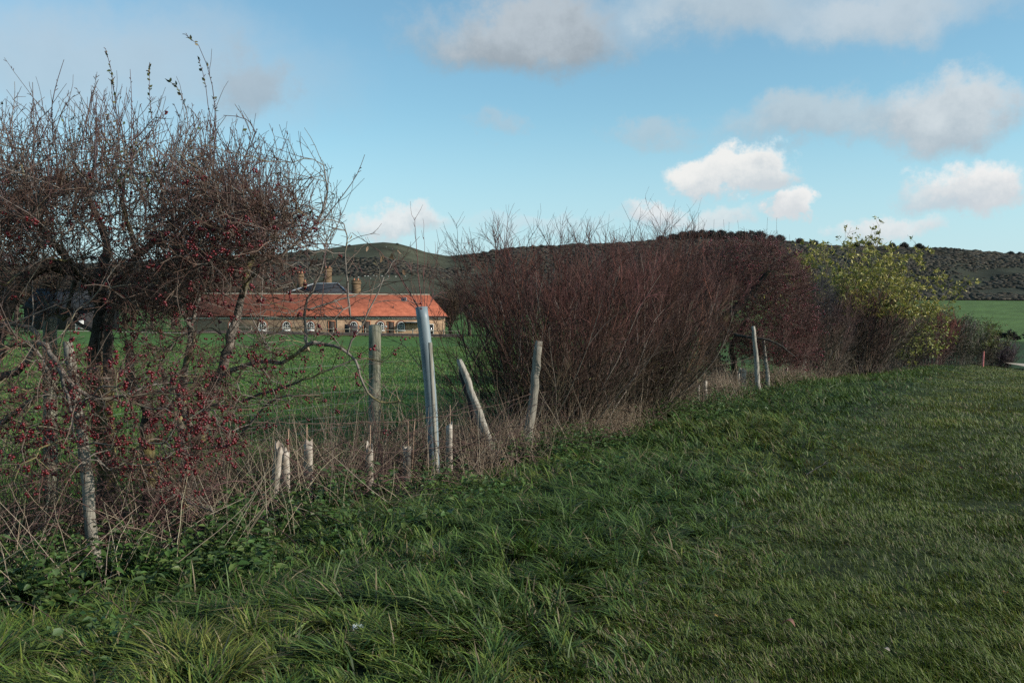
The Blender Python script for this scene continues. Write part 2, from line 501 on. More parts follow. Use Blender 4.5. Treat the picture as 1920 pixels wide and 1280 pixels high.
def hill_pt(px, t, lump=True):
    px = np.asarray(px, float); t = np.asarray(t, float)
    ridge = np.interp(px, SKX, SKY_)
    foot = np.interp(px, [-900, 800, 1100, 1700, 2900], [568, 560, 562, 562, 562])
    d1 = np.interp(px, [-900, 500, 720, 850, 1000, 2900], [1250, 1300, 1400, 1500, 1550, 1600])
    d = 790 + (d1 - 790) * t
    tt = np.minimum(t, 1)
    py = foot + (ridge - foot) * (np.maximum(tt, 0) ** 0.92)
    V = P(px, py, d)
    if lump:
        w = np.sin(np.clip(t, 0, 1) * pi)
        V[..., 2] += w * 9 * (fbm(px / 130., t * 3.1, 41, 4) - .5)
    over = np.maximum(t - 1, 0)
    V[..., 2] -= over * over * 260 + over * 18
    return V


pxs = np.linspace(-900, 2900, 520); ts = np.concatenate([np.linspace(-.02, 1, 80), np.linspace(1.03, 1.7, 12)])
PX, TT = np.meshgrid(pxs, ts, indexing='ij')
HV = hill_pt(PX, TT)


def scrub_mask(px, t):
    """how likely scrub stands at a spot of the hillside"""
    n = fbm(px / 70., t * 7., 51, 4); n2 = fbm(px / 240., t * 2.2 + px / 500., 57, 3)
    right = sstep(px, 860, 1000)
    m_r = (n * .6 + n2 * .55) + .30 * sstep(t, .55, .9) + .28 * (1 - sstep(t, .02, .12))
    m_r = sstep(m_r, .47, .66)
    band = sstep(t, .36, .46) * (1 - sstep(t, .66, .78 - .10 * sstep(px, 640, 760)))
    m_l = sstep(n + .45 * band + .6 * (1 - sstep(px, 540, 610)) - .22 * sstep(px, 620, 680), .62, .8)
    m_l = np.maximum(m_l, band * sstep(n, .3, .45))
    return m_l * (1 - right) + m_r * right


mk = scrub_mask(PX, np.clip(TT, 0, 1))[..., None]
turf_n = fbm(PX / 60., TT * 6, 61, 4)[..., None]
turf = np.array([.062, .063, .041]) * (.7 + .6 * turf_n)
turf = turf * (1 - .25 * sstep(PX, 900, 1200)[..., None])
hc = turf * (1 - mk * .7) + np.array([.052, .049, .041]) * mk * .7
G = Geo(); i = np.arange(PX.size).reshape(PX.shape)
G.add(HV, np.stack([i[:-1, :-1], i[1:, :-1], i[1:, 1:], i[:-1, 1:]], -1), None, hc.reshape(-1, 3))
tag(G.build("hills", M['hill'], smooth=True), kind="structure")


def rough_ico(tmpl, amt, seed):
    r = np.random.default_rng(seed); V, T = tmpl
    return V * (1 + amt * (r.random((len(V), 1)) - .5)), T


# scrub over the hillside: nobody could count it
G = Geo()
nb = 42000
px = rng.uniform(300, 2050, nb); t = rng.uniform(0, 1.0, nb)
keep = rng.random(nb) < scrub_mask(px, t)
px, t = px[keep], t[keep]
B = hill_pt(px, t); n = len(B)
r = rng.uniform(1.0, 2.7, n) * (.8 + .6 * sstep(t, .5, 1))
base = np.array([[.054, .052, .040], [.062, .053, .043], [.051, .050, .044], [.066, .057, .044]])[rng.integers(0, 4, n)] * rng.uniform(.65, 1.3, (n, 1)) * (.75 + .5 * fbm(px / 45., t * 9, 67, 2))[:, None]
for k in range(5):
    s = np.arange(n) % 5 == k
    rr = np.stack([r[s] * rng.uniform(1.0, 2.3, s.sum()), r[s], r[s] * rng.uniform(.4, .95, s.sum())], -1)
    G.blobs(B[s] + np.array([0, 0, 1]) * r[s][:, None] * .15, rr, rough_ico(ICO1, .7, 100 + k), base[s])
tag(G.build("hillside_scrub", M['scrub']), "dark winter scrub and bushes covering the slopes of the chalk hills", "scrub", kind="stuff")


# ------------------------------------------------------------------ branch helpers
def grow(start, d, length, n=6, wander=.12, up=0.0, out=None):
    """vectorised wandering polylines"""
    start = np.asarray(start, float); Mx = len(start)
    d = nrm(np.asarray(d, float)); length = np.broadcast_to(length, Mx).astype(float)
    up = np.broadcast_to(up, Mx)
    pts = [start]; p = start; st = (length / (n - 1))[:, None]
    for k in range(n - 1):
        d = nrm(d + rng.normal(size=(Mx, 3)) * wander + np.array([0, 0, 1.0]) * up[:, None])
        p = p + d * st; pts.append(p)
    return np.stack(pts, 1)


def sample_on(Pn, k, lo=.2, hi=1.0):
    """k random places on each polyline: position, tangent, parent index, t"""
    Mx, n, _ = Pn.shape
    par = np.repeat(np.arange(Mx), k); t = rng.uniform(lo, hi, Mx * k)
    f = t * (n - 1); i = np.minimum(f.astype(int), n - 2); w = (f - i)[:, None]
    a, b = Pn[par, i], Pn[par, i + 1]
    return a * (1 - w) + b * w, nrm(b - a), par, t


def side(tan, spread):
    r = rng.normal(size=tan.shape); r = nrm(r - tan * (r * tan).sum(-1, keepdims=True))
    return nrm(tan + r * np.broadcast_to(spread, len(tan))[:, None])


def taper(r0, r1, n, Mx):
    t = np.linspace(0, 1, n)[None]
    r0 = np.broadcast_to(r0, Mx)[:, None]; r1 = np.broadcast_to(r1, Mx)[:, None]
    return r0 * (1 - t) + r1 * t


def jit(c, n, a=.25):
    return np.asarray(c, float) * rng.uniform(1 - a, 1 + a, (n, 1)) * rng.uniform(.93, 1.07, (n, 3))


def zcol(Pn, lo, hi, z0, z1, a=.25):
    """colour by height above z0..z1"""
    w = sstep(Pn[..., 2], z0, z1)[..., None]
    c = np.asarray(lo) * (1 - w) + np.asarray(hi) * w
    return c * rng.uniform(1 - a, 1 + a, (len(Pn), 1, 1))


def berry_pts(pos, k0=3, k1=7, spread=.014):
    k = rng.integers(k0, k1 + 1, len(pos)); p = np.repeat(pos, k, 0)
    return p + rng.normal(size=p.shape) * spread + np.array([0, 0, -.012])


def fan_shrub(name, label, cat, c, half, height, stems=90, kids=9, grand=5, lean=.55, up=.05, lo=(.06, .045, .04), hi=(.11, .035, .04),
              r0=.010, thin=.0024, leaf=None, berries=0, group=None, bias=(0, 0), hvar=.35, fine_len=.34, skirt=0, wander=.09):
    """multi-stemmed shrub fanning out of a strip of ground; half = half extents along / across the hedge"""
    e = np.array([.447, .894]); e2 = np.array([.894, -.447])
    a = rng.uniform(-1, 1, stems); b = rng.uniform(-1, 1, stems)
    bx = c[0] + e[0] * a * half[0] * .55 + e2[0] * b * half[1] * .5
    by = c[1] + e[1] * a * half[0] * .55 + e2[1] * b * half[1] * .5
    st = np.stack([bx, by, gz(bx, by) - .05], -1)
    dr = np.stack([e[0] * a * lean + e2[0] * b * lean + bias[0], e[1] * a * lean + e2[1] * b * lean + bias[1], np.ones(stems)], -1) + rng.normal(size=(stems, 3)) * .16
    edge = np.maximum(abs(a), abs(b))
    Ln = height * rng.uniform(1 - hvar, 1.0, stems) * (1 - .18 * edge ** 2) * 1.04
    S = grow(st, dr, Ln, 9, wander, up)
    z0 = float(c[2]); z1 = z0 + height
    root = empty(name, (c[0], c[1], z0)); tag(root, label, cat, group)
    o = np.array([c[0], c[1], z0])
    g1 = Geo(); tintS = np.exp(rng.normal(0, .38, (stems, 1, 1))) * rng.uniform(.86, 1.14, (stems, 1, 3))
    pale = (rng.random((stems, 1, 1)) < .11)
    cS = zcol(S, lo, hi, z0 + .2, z1 * .8 + z0 * .2) * tintS
    g1.tubes(S, taper(rng.uniform(.7, 1.3, stems) * r0, .0025, 9, stems), 4, np.where(pale, np.array([.19, .155, .125]), cS))
    g1.build("stem", M['twig'], root, o)
    p, tn, par, t = sample_on(S, kids, .16, .98)
    K = grow(p, side(tn, rng.uniform(.35, .9, len(p))) + np.array([0, 0, .15]), Ln[par] * rng.uniform(.16, .36, len(p)) * (1.15 - .6 * t), 6, .12, up)
    g2 = Geo(); cK = zcol(K, lo, hi, z0 + .2, z0 + height * .75) * tintS[par]; cK = np.where((rng.random((len(K), 1, 1)) < .12) & (K[..., 2:] < z0 + height * .62), np.array([.20, .155, .13]), cK)
    g2.tubes(K, taper(rng.uniform(.8, 1.5, len(K)) * thin * 1.7, thin * .8, 6, len(K)), 3, cK)
    p2, tn2, par2, t2 = sample_on(K, grand, .15, 1.0)
    T = grow(p2, side(tn2, rng.uniform(.4, 1.0, len(p2))) + np.array([0, 0, .12]), fine_len * rng.uniform(.35, 1.0, len(p2)), 4, .14, up)
    g2.tubes(T, taper(thin, thin * .55, 4, len(T)), 3, zcol(T, lo, hi, z0 + .2, z0 + height * .75, .35) * tintS[par[par2]])
    if skirt:                                   # low arching twigs that fill the bottom
        a = rng.uniform(-1, 1, skirt); b = rng.uniform(-1, 1, skirt)
        bx = c[0] + e[0] * a * half[0] * .8 + e2[0] * b * half[1] * .8; by = c[1] + e[1] * a * half[0] * .8 + e2[1] * b * half[1] * .8
        s0 = np.stack([bx, by, gz(bx, by) + rng.uniform(0, height * .35, skirt)], -1)
        dd = np.stack([e[0] * a + e2[0] * b, e[1] * a + e2[1] * b, rng.uniform(-.1, 1.0, skirt)], -1) + rng.normal(size=(skirt, 3)) * .5
        S2 = grow(s0, dd, rng.uniform(.3, 1.0, skirt) * height * .36, 6, .16, .0)
        g2.tubes(S2, taper(thin * 1.6, thin * .6, 6, skirt), 3, jit(lo, skirt, .35))
    g2.build("crown", M['twig'], root, o)
    if leaf:
        n, cols, size, zlo, zhi, clus = leaf
        pp, tt, _, _ = sample_on(T, max(1, int(n / len(T)) + 1), .5, 1.0)
        w = sstep(pp[:, 2], z0 + height * zlo, z0 + height * zhi) if zhi > zlo else 1 - sstep(pp[:, 2], z0 + height * zhi, z0 + height * zlo)
        pr = w * rng.random(len(pp)); k = np.argsort(-pr)[:n]; pp = pp[k]; tt = tt[k]
        pp = np.repeat(pp, clus, 0); tt = np.repeat(tt, clus, 0)
        m = len(pp)
        g3 = Geo()
        cc = np.asarray(cols)[rng.integers(0, len(cols), m)] * rng.uniform(.75, 1.25, (m, 1))
        dd = side(tt, rng.uniform(.5, 2.0, m)) + np.array([0, 0, -.15])
        L_ = size * rng.uniform(.6, 1.2, m)
        g3.leaves(pp + rng.normal(size=(m, 3)) * size * .25, dd, rng.normal(size=(m, 3)) + np.array([0, 0, .9]), L_, L_ * rng.uniform(.38, .55, m), cc)
        g3.build("foliage", M['leaf'], root, o)
    if berries:
        pp, _, _, _ = sample_on(T, 1, .3, 1.0)
        k = rng.permutation(len(pp))[:berries]; bp = berry_pts(pp[k], 2, 5, .02)
        g4 = Geo(); g4.blobs(bp, rng.uniform(.008, .012, len(bp)), ICO1, jit((.11, .008, .012), len(bp), .35))
        tag(g4.build("berries", M['berry'], root, o), kind="stuff")
    return root


# space colonisation for the hawthorns
def catmull(pts, step):
    pts = np.asarray(pts, float)
    p = np.concatenate([[2 * pts[0] - pts[1]], pts, [2 * pts[-1] - pts[-2]]])
    outp = []
    for i in range(1, len(p) - 2):
        a, b, c, d = p[i - 1], p[i], p[i + 1], p[i + 2]
        n = max(2, int(np.linalg.norm(c - b) / step) + 1)
        for t in np.linspace(0, 1, n, endpoint=False):
            outp.append(.5 * ((2 * b) + (c - a) * t + (2 * a - 5 * b + 4 * c - d) * t * t + (3 * b - a - 3 * c + d) * t ** 3))
    outp.append(pts[-1])
    return np.array(outp)


def inpoly(x, y, poly):
    r = np.zeros(len(x), bool); n = len(poly); j = n - 1
    for i in range(n):
        xi, yi = poly[i]; xj, yj = poly[j]
        c = ((yi > y) != (yj > y)) & (x < (xj - xi) * (y - yi) / (yj - yi + 1e-9) + xi)
        r ^= c; j = i
    return r


def poly_sample(poly, n, d0, d1):
    po = np.array(poly, float); lo, hi = po.min(0), po.max(0); got = []; m = 0
    while m < n:
        x = rng.uniform(lo[0], hi[0], n); y = rng.uniform(lo[1], hi[1], n); k = inpoly(x, y, poly)
        got.append(np.stack([x[k], y[k]], -1)); m += k.sum()
    q = np.concatenate(got)[:n]
    return P(q[:, 0], q[:, 1], rng.uniform(d0, d1, n))


class Skel:
    def __init__(s): s.p = np.zeros((0, 3)); s.par = np.zeros(0, int); s.r = np.zeros(0); s.tree = np.zeros(0, int)

    def limb(s, pts, r0, r1, tree, attach=True, step=.09, wob=.006):
        q = catmull(pts, step); n = len(q)
        q[1:-1] += rng.normal(size=(n - 2, 3)) * wob
        par = np.arange(len(s.p) - 1, len(s.p) + n - 1)
        par[0] = -1
        if attach and len(s.p):
            m = np.where(s.tree == tree)[0]
            if len(m): par[0] = m[np.argmin(((s.p[m] - q[0]) ** 2).sum(1))]
        s.p = np.concatenate([s.p, q]); s.par = np.concatenate([s.par, par])
        s.r = np.concatenate([s.r, np.linspace(r0, r1, n)]); s.tree = np.concatenate([s.tree, np.full(n, tree)])

    def colonise(s, attr, step=.1, infl=1.3, kill=.14, iters=120, jitter=.25):
        fixed = len(s.p)
        D = np.full(len(attr), 1e9); I = np.zeros(len(attr), int)
        def upd(a, b):
            for k in range(a, b, 200):
                q = s.p[k:min(b, k + 200)]
                d = ((attr[:, None] - q[None]) ** 2).sum(-1); j = d.argmin(1); v = d[np.arange(len(attr)), j]
                m = v < D; D[m] = v[m]; I[m] = j[m] + k
        upd(0, fixed)
        kids = np.zeros(200000, int)
        for it in range(iters):
            alive = (D > kill ** 2) & (D < infl ** 2)
            if not alive.any(): break
            dv = nrm(attr[alive] - s.p[I[alive]])
            acc = np.zeros((len(s.p), 3)); np.add.at(acc, I[alive], dv)
            nd = np.unique(I[alive]); nd = nd[kids[nd] < 4]
            if not len(nd): break
            kids[nd] += 1
            q = s.p[nd] + step * nrm(nrm(acc[nd]) + rng.normal(size=(len(nd), 3)) * jitter)
            a = len(s.p)
            s.p = np.concatenate([s.p, q]); s.par = np.concatenate([s.par, nd]); s.r = np.concatenate([s.r, np.zeros(len(nd))])
            s.tree = np.concatenate([s.tree, s.tree[nd]])
            upd(a, len(s.p))
        # pipe model for the grown part
        n = len(s.p); ar = np.zeros(n); tip = .0030
        for i in range(n - 1, fixed - 1, -1):
            if ar[i] == 0: ar[i] = tip ** 2.35
            s.r[i] = ar[i] ** (1 / 2.35)
            if s.par[i] >= fixed: ar[s.par[i]] += ar[i]
        for i in range(fixed, n):
            s.r[i] = min(s.r[i], max(.003, s.r[s.par[i]] * .95))
        s.fixed = fixed

    def mesh(s, geo, sel, colfn, sides_fat=8, sides_thin=4):
        n = len(s.p); kidmax = np.full(n, -1); best = np.zeros(n)
        for i in range(n):
            q = s.par[i]
            if q >= 0 and s.r[i] > best[q] and s.tree[i] == s.tree[q]: best[q] = s.r[i]; kidmax[q] = i
        tang = np.zeros((n, 3))
        has = s.par >= 0
        tang[has] += nrm(s.p[has] - s.p[s.par[has]])
        kk = np.where(kidmax >= 0)[0]; tang[kk] += nrm(s.p[kidmax[kk]] - s.p[kk]); tang = nrm(tang)
        e = np.where(has & sel)[0]; pa = s.par[e]
        main = kidmax[pa] == e
        for fat in (True, False):
            m = (s.r[e] > .012) == fat
            ee, pp, mm = e[m], pa[m], main[m]
            if not len(ee): continue
            sides = sides_fat if fat else sides_thin
            own = nrm(s.p[ee] - s.p[pp])
            Ta = np.where(mm[:, None], tang[pp], own); Tb = tang[ee]
            ra = np.where(mm, s.r[pp], s.r[ee]); rb = s.r[ee]
            ra = np.minimum(ra, rb * 2.2)
            ref = nrm(np.array([.31, .93, .17]))
            an = np.arange(sides) * 2 * pi / sides
            def ring(c, T, r, node):
                U = nrm(np.cross(T, ref)); Wv = np.cross(T, U)
                mult = 1 + (.34 if fat else 0) * (hash2(node[:, None] * 1.0, np.arange(sides)[None] * 1.0, 3) - .5)
                return c[:, None] + (U[:, None] * np.cos(an)[:, None] + Wv[:, None] * np.sin(an)[:, None]) * (r[:, None] * mult)[..., None]
            A = ring(s.p[pp], Ta, ra, pp); Bq = ring(s.p[ee], Tb, rb, ee)
            V = np.concatenate([A, Bq], 1); k = len(ee)
            ix = np.arange(k * 2 * sides).reshape(k, 2, sides)
            Q = np.stack([ix[:, 0], np.roll(ix[:, 0], -1, 1), np.roll(ix[:, 1], -1, 1), ix[:, 1]], -1)
            ca = colfn(s.p[pp], s.r[ee]); cb = colfn(s.p[ee], s.r[ee])
            c = np.concatenate([np.repeat(ca[:, None], sides, 1), np.repeat(cb[:, None], sides, 1)], 1)
            geo.add(V, Q, None, c.reshape(-1, 3))


def bark_col(p, r):
    n = fbm(p[:, 0] * 3 + p[:, 2] * 2.1, p[:, 1] * 3 - p[:, 2] * 2.7, 71, 3)[:, None]
    dark = np.array([.060, .048, .038]); pale = np.array([.22, .185, .155]); lich = np.array([.19, .155, .05])
    w = np.clip(1 - r / .05, 0, 1)[:, None]
    c = dark * (1 - w * .75) + pale * w * .75
    lw = sstep(n, .58, .72) * .7
    c = c * (1 - lw) + lich * lw
    return c * (.7 + .6 * rng.random((len(p), 1)))


def PL(lst):
    a = np.array(lst, float); return P(a[:, 0], a[:, 1], a[:, 2])


# ------------------------------------------------------------------ big hawthorns, left
sk = Skel()
# tree 0: off the left edge; tree 1: twin trunk; tree 2: trunk with the pale arching limbs; tree 3: short stump
sk.limb(PL([(-70, 1010, 7.4), (-55, 850, 7.4), (-30, 720, 7.3), (10, 600, 7.3), (25, 540, 7.3), (-10, 480, 7.4), (-60, 420, 7.5)]), .075, .03, 0, False)
sk.limb(PL([(-30, 720, 7.3), (40, 690, 7.0), (70, 640, 6.9), (60, 615, 6.9), (-10, 600, 7)]), .03, .012, 0)
sk.limb(PL([(-55, 850, 7.4), (20, 780, 6.6), (70, 740, 6.4), (90, 690, 6.3), (50, 640, 6.3)]), .028, .01, 0)
sk.limb(PL([(-50, 800, 7.4), (0, 670, 6.8), (45, 645, 6.6), (85, 650, 6.5), (110, 690, 6.4), (150, 735, 6.4), (195, 748, 6.4), (240, 740, 6.5)]), .030, .010, 0)
sk.limb(PL([(110, 690, 6.4), (125, 740, 6.3), (140, 800, 6.2), (150, 860, 6.2)]), .014, .006, 0)
sk.limb(PL([(198, 985, 8.2), (197, 860, 8.2), (182, 740, 8.2), (180, 660, 8.2), (192, 590, 8.2), (178, 535, 8.1), (140, 505, 7.9), (80, 500, 7.6), (20, 545, 7.4)]), .085, .045, 1, False)
sk.limb(PL([(208, 985, 8.15), (205, 800, 8.1), (203, 680, 8.1), (203, 600, 8.1), (218, 540, 8.1), (260, 480, 8.0), (330, 420, 8), (400, 360, 8)]), .058, .018, 1)
sk.limb(PL([(178, 535, 8.1), (200, 470, 8.2), (180, 400, 8.2), (150, 330, 8.2)]), .045, .014, 1)
sk.limb(PL([(140, 505, 7.9), (90, 440, 7.8), (60, 370, 7.8), (40, 310, 7.8)]), .035, .012, 1)
sk.limb(PL([(192, 590, 8.2), (140, 500, 7.6), (120, 488, 7.2), (60, 492, 7.0), (10, 535, 6.9)]), .018, .008, 1)
sk.limb(PL([(260, 480, 8), (230, 380, 7.7), (240, 300, 7.6)]), .022, .009, 1)
sk.limb(PL([(152, 610, 8.2), (128, 590, 8.3), (118, 600, 8.4), (135, 545, 8.3), (150, 510, 8.2)]), .015, .02, 1)
sk.limb(PL([(357, 985, 8.0), (352, 900, 8.0), (372, 830, 7.9), (392, 750, 7.8), (418, 685, 7.7), (438, 610, 7.7), (452, 560, 7.7), (470, 490, 7.7), (500, 430, 7.7), (560, 395, 7.7)]), .060, .013, 2, False)
sk.limb(PL([(410, 705, 7.72), (445, 693, 7.6), (470, 682, 7.55), (505, 676, 7.45), (532, 677, 7.4), (565, 658, 7.3), (590, 641, 7.2), (612, 646, 7.2), (640, 655, 7.1), (668, 678, 7.1), (676, 705, 7.1), (690, 737, 7.1), (712, 752, 7.1), (750, 752, 7.1)]), .021, .006, 2, wob=.007)
sk.limb(PL([(392, 760, 7.8), (440, 755, 7.5), (520, 730, 7.3), (600, 700, 7.2), (660, 675, 7.2)]), .015, .005, 2)
sk.limb(PL([(380, 840, 7.9), (440, 830, 7.5), (470, 790, 7.3), (520, 745, 7.2), (590, 745, 7.1)]), .014, .005, 2)
sk.limb(PL([(452, 560, 7.7), (470, 520, 7.5), (540, 470, 7.4), (590, 420, 7.4), (612, 360, 7.4), (607, 310, 7.4)]), .016, .005, 2)
sk.limb(PL([(578, 655, 7.3), (570, 595, 7.3), (585, 545, 7.3), (600, 515, 7.3), (612, 457, 7.3), (632, 425, 7.35)]), .014, .004, 2)
sk.limb(PL([(580, 580, 7.3), (640, 560, 7.4), (690, 545, 7.5), (730, 522, 7.6)]), .008, .003, 2)
sk.limb(PL([(652, 660, 7.1), (690, 585, 7.15), (722, 520, 7.2), (742, 485, 7.3)]), .008, .003, 2)
sk.limb(PL([(657, 595, 7.2), (648, 495, 7.2), (651, 445, 7.2), (645, 420, 7.2)]), .008, .004, 2)
sk.limb(PL([(372, 830, 7.9), (340, 760, 7.7), (345, 690, 7.6), (365, 640, 7.5), (340, 580, 7.5), (300, 520, 7.5)]), .030, .010, 2)
sk.limb(PL([(345, 985, 8.05), (345, 880, 8.05), (340, 800, 8.1), (345, 720, 8.1), (355, 650, 8.1), (370, 560, 8.1), (390, 480, 8)]), .036, .012, 2)
sk.limb(PL([(285, 1000, 8.4), (282, 900, 8.4), (275, 820, 8.4), (278, 770, 8.4), (250, 730, 8.3), (240, 640, 8.2)]), .08, .03, 3, False)
sk.limb(PL([(285, 800, 8.4), (310, 740, 8.2), (300, 680, 8)]), .04, .015, 3)
sk.limb(PL([(300, 890, 8.3), (330, 930, 7.4), (400, 960, 6.9)]), .010, .006, 3)

attr = [
    poly_sample([(-140, 330), (60, 310), (150, 340), (240, 300), (330, 320), (420, 330), (500, 380), (590, 410), (560, 440), (500, 480), (430, 525), (360, 545), (290, 590), (230, 560), (150, 490), (60, 480), (-140, 520)], 2200, 6.5, 9.0),
    poly_sample([(-100, 260), (0, 210), (110, 260), (200, 230), (260, 240), (330, 290), (400, 250), (470, 300), (560, 350), (500, 390), (330, 330), (150, 340), (-100, 340)], 240, 6.8, 8.6),
    poly_sample([(220, 560), (480, 540), (560, 520), (600, 640), (480, 700), (300, 720), (230, 700)], 170, 6.8, 8.3),
    poly_sample([(230, 625), (470, 655), (440, 750), (230, 740)], 190, 6.8, 7.8),
    poly_sample([(-90, 620), (120, 640), (330, 700), (440, 740), (430, 830), (320, 900), (60, 900), (-90, 860)], 820, 5.7, 7.2),
    poly_sample([(-170, 500), (40, 520), (50, 640), (-170, 700)], 110, 6.4, 8.2),
    poly_sample([(480, 540), (640, 560), (745, 690), (740, 760), (600, 770), (450, 720)], 110, 6.9, 7.4),
    poly_sample([(520, 330), (600, 380), (640, 440), (560, 500), (500, 480)], 90, 7.1, 8.0)]
sk.colonise(np.concatenate(attr))

ROOTS = [(-70, 1010, 7.4), (200, 985, 8.2), (355, 985, 8.0), (285, 1000, 8.4)]
HNAMES = [("hawthorn_tree", "berry laden hawthorn reaching in from the left edge with lichen covered low branches"),
          ("hawthorn_tree", "tall hawthorn with a dark twin trunk bent into an arch at the left"),
          ("hawthorn_tree", "hawthorn with pale arching limbs and a long drooping berry branch toward the plastic tube"),
          ("hawthorn_tree", "short thick hawthorn stump between the two taller hawthorn trunks")]
# twigs on every thin node
pxn, pyn = proj(sk.p)
thin = np.where((sk.r < .016) & (sk.par >= 0))[0]
cl = sstep(fbm(sk.p[thin][:, 0] * 3.2 + sk.p[thin][:, 1] * 1.3, sk.p[thin][:, 2] * 3.2 - sk.p[thin][:, 1] * .7, 131, 3), .30, .62)
k = rng.poisson(1.6 + 6.2 * cl); k = np.where(pyn[thin] > 600, np.minimum(k, 3), k); k = np.where(pyn[thin] < 340, np.minimum(k, 2), k)
k = np.where((pxn[thin] > 560) | ((pxn[thin] > 370) & (pyn[thin] > 525) & (pyn[thin] < 650)), np.minimum(k, 1), k)
tn_i = np.repeat(thin, k)
tdir = nrm(sk.p[tn_i] - sk.p[sk.par[tn_i]])
topw = sstep(-pyn[tn_i], -420, -260)
TW = grow(sk.p[tn_i], side(tdir, rng.uniform(.5, 1.6, len(tn_i))) + np.array([0, 0, .35]) * topw[:, None], rng.uniform(.10, .42, len(tn_i)) * (1 - .3 * (pyn[tn_i] > 600)), 5, .16, .03 + .05 * topw)
twt = sk.tree[tn_i]
p_, t_, par_, _ = sample_on(TW, 2, .1, .95)
TH = grow(p_, side(t_, rng.uniform(.7, 1.8, len(p_))), rng.uniform(.02, .12, len(p_)), 3, .1)
tht = twt[par_]

# upright water shoots above the crown
PROF = ([-60, 0, 100, 200, 300, 380, 450, 520, 600, 640], [210, 195, 150, 140, 180, 170, 210, 265, 320, 390])
ns = 300
sx = rng.uniform(-80, 600, ns); sb = np.interp(sx, PROF[0], PROF[1])
py1 = sb + rng.exponential(60, ns) + rng.uniform(0, 25, ns); py0 = np.minimum(py1 + rng.uniform(110, 260, ns), 460)
dd = rng.uniform(6.6, 8.9, ns)
a = P(sx + rng.normal(size=ns) * 25, py0, dd); b = P(sx + rng.normal(size=ns) * 22, py1, dd + rng.normal(size=ns) * .1)
bend = rng.normal(size=(ns, 3)) * .07
tt = np.linspace(0, 1, 8)[None, :, None]
SH = a[:, None] * (1 - tt) + b[:, None] * tt + bend[:, None] * np.sin(tt * pi) + rng.normal(size=(ns, 8, 3)) * .008
special = [[(228, 330), (222, 250), (215, 180), (207, 125), (198, 92)], [(400, 330), (404, 230), (398, 160), (380, 100), (362, 72), (346, 64)],
           [(415, 330), (392, 210), (384, 150), (370, 105)], [(180, 350), (110, 250), (60, 180), (30, 140), (8, 108)], [(100, 260), (97, 200), (108, 150), (120, 112)],
           [(470, 400), (520, 300), (540, 250)], [(500, 420), (520, 290), (505, 232)], [(600, 420), (640, 370), (668, 330), (684, 290)], [(590, 430), (612, 380), (615, 320), (604, 300)],
           [(300, 320), (282, 200), (280, 122)], [(245, 330), (247, 200), (244, 130)], [(340, 300), (352, 220), (330, 160), (312, 150)],
           [(450, 330), (470, 250), (440, 195)], [(140, 300), (170, 200), (182, 135)], [(620, 450), (640, 400), (622, 385)], [(90, 300), (120, 200), (150, 175)]]
SPS = []
for s_ in special:
    q = catmull(P(np.array([v[0] for v in s_]), np.array([v[1] for v in s_]), np.full(len(s_), 7.4 + rng.uniform(-.3, .3))), .05)
    f = np.linspace(0, len(q) - 1, 8); i0 = np.minimum(f.astype(int), len(q) - 2); w = (f - i0)[:, None]
    SPS.append(q[i0] * (1 - w) + q[i0 + 1] * w)
SH = np.concatenate([SH, np.array(SPS)])
ns2 = len(SH)
sht = np.where(proj(SH[:, 0])[0] > 400, 2, np.where(proj(SH[:, 0])[0] < 20, 0, 1))
p_, t_, par_, _ = sample_on(SH, 12, .05, 1.0)
BUD = grow(p_, side(t_, .9), rng.uniform(.012, .035, len(p_)), 2, 0)
budt = sht[par_]
p_, t_, par_, _ = sample_on(SH, 2, .1, .7)
SH2 = grow(p_, side(t_, rng.uniform(.4, .8, len(p_))) + np.array([0, 0, .2]), rng.uniform(.08, .3, len(p_)), 5, .1, .04)
sh2t = sht[par_]

# berry clusters on the twig ends
tip = TW[:, -1]; bx_, by_ = proj(tip)
lowz = (by_ > 640) & (by_ < 900)
dens = np.where(lowz, .24 + .75 * np.exp(-((by_ - 820) / 60) ** 2) * (bx_ < 460), np.where(by_ > 400, .24, np.where(by_ > 300, .035, .008)))
dens = dens * np.clip(1.3 - abs(bx_ - 330) / 500, .25, 1)
dens = np.where((bx_ > 560) & (by_ > 560), .30, dens)
dens = dens * (.35 + 1.3 * fbm(bx_ / 60, by_ / 60, 81, 2))
pick = np.where(rng.random(len(tip)) < dens)[0]

leaf_pts, leaf_dir, leaf_tree = [], [], []
for q, tr, lo_ in ((SH[ns + 0], 1, .6), (SH[ns + 1], 2, .25), (SH[ns + 2], 2, .2), (SH[ns + 9], 1, .5), (SH[ns + 11], 1, .6)):
    pp, t2, _, _ = sample_on(q[None], 16, lo_, 1.0); leaf_pts.append(pp); leaf_dir.append(t2); leaf_tree += [tr] * len(pp)
m = (abs(pxn - 250) < 110) & (pyn > 225) & (pyn < 350) & (sk.r < .01) & (sk.tree == 1)
mi = np.where(m)[0]; mi = np.repeat(rng.permutation(mi)[:220], 2)
leaf_pts.append(sk.p[mi] + rng.normal(size=(len(mi), 3)) * .07); leaf_dir.append(nrm(rng.normal(size=(len(mi), 3)))); leaf_tree += [1] * len(mi)
qi = rng.permutation(ns)[:70]
pp, t2, pr_, _ = sample_on(SH[qi], 2, .2, 1.0); leaf_pts.append(pp); leaf_dir.append(t2); leaf_tree += list(sht[qi][pr_])
leaf_pts = np.concatenate(leaf_pts); leaf_dir = np.concatenate(leaf_dir); leaf_tree = np.array(leaf_tree)

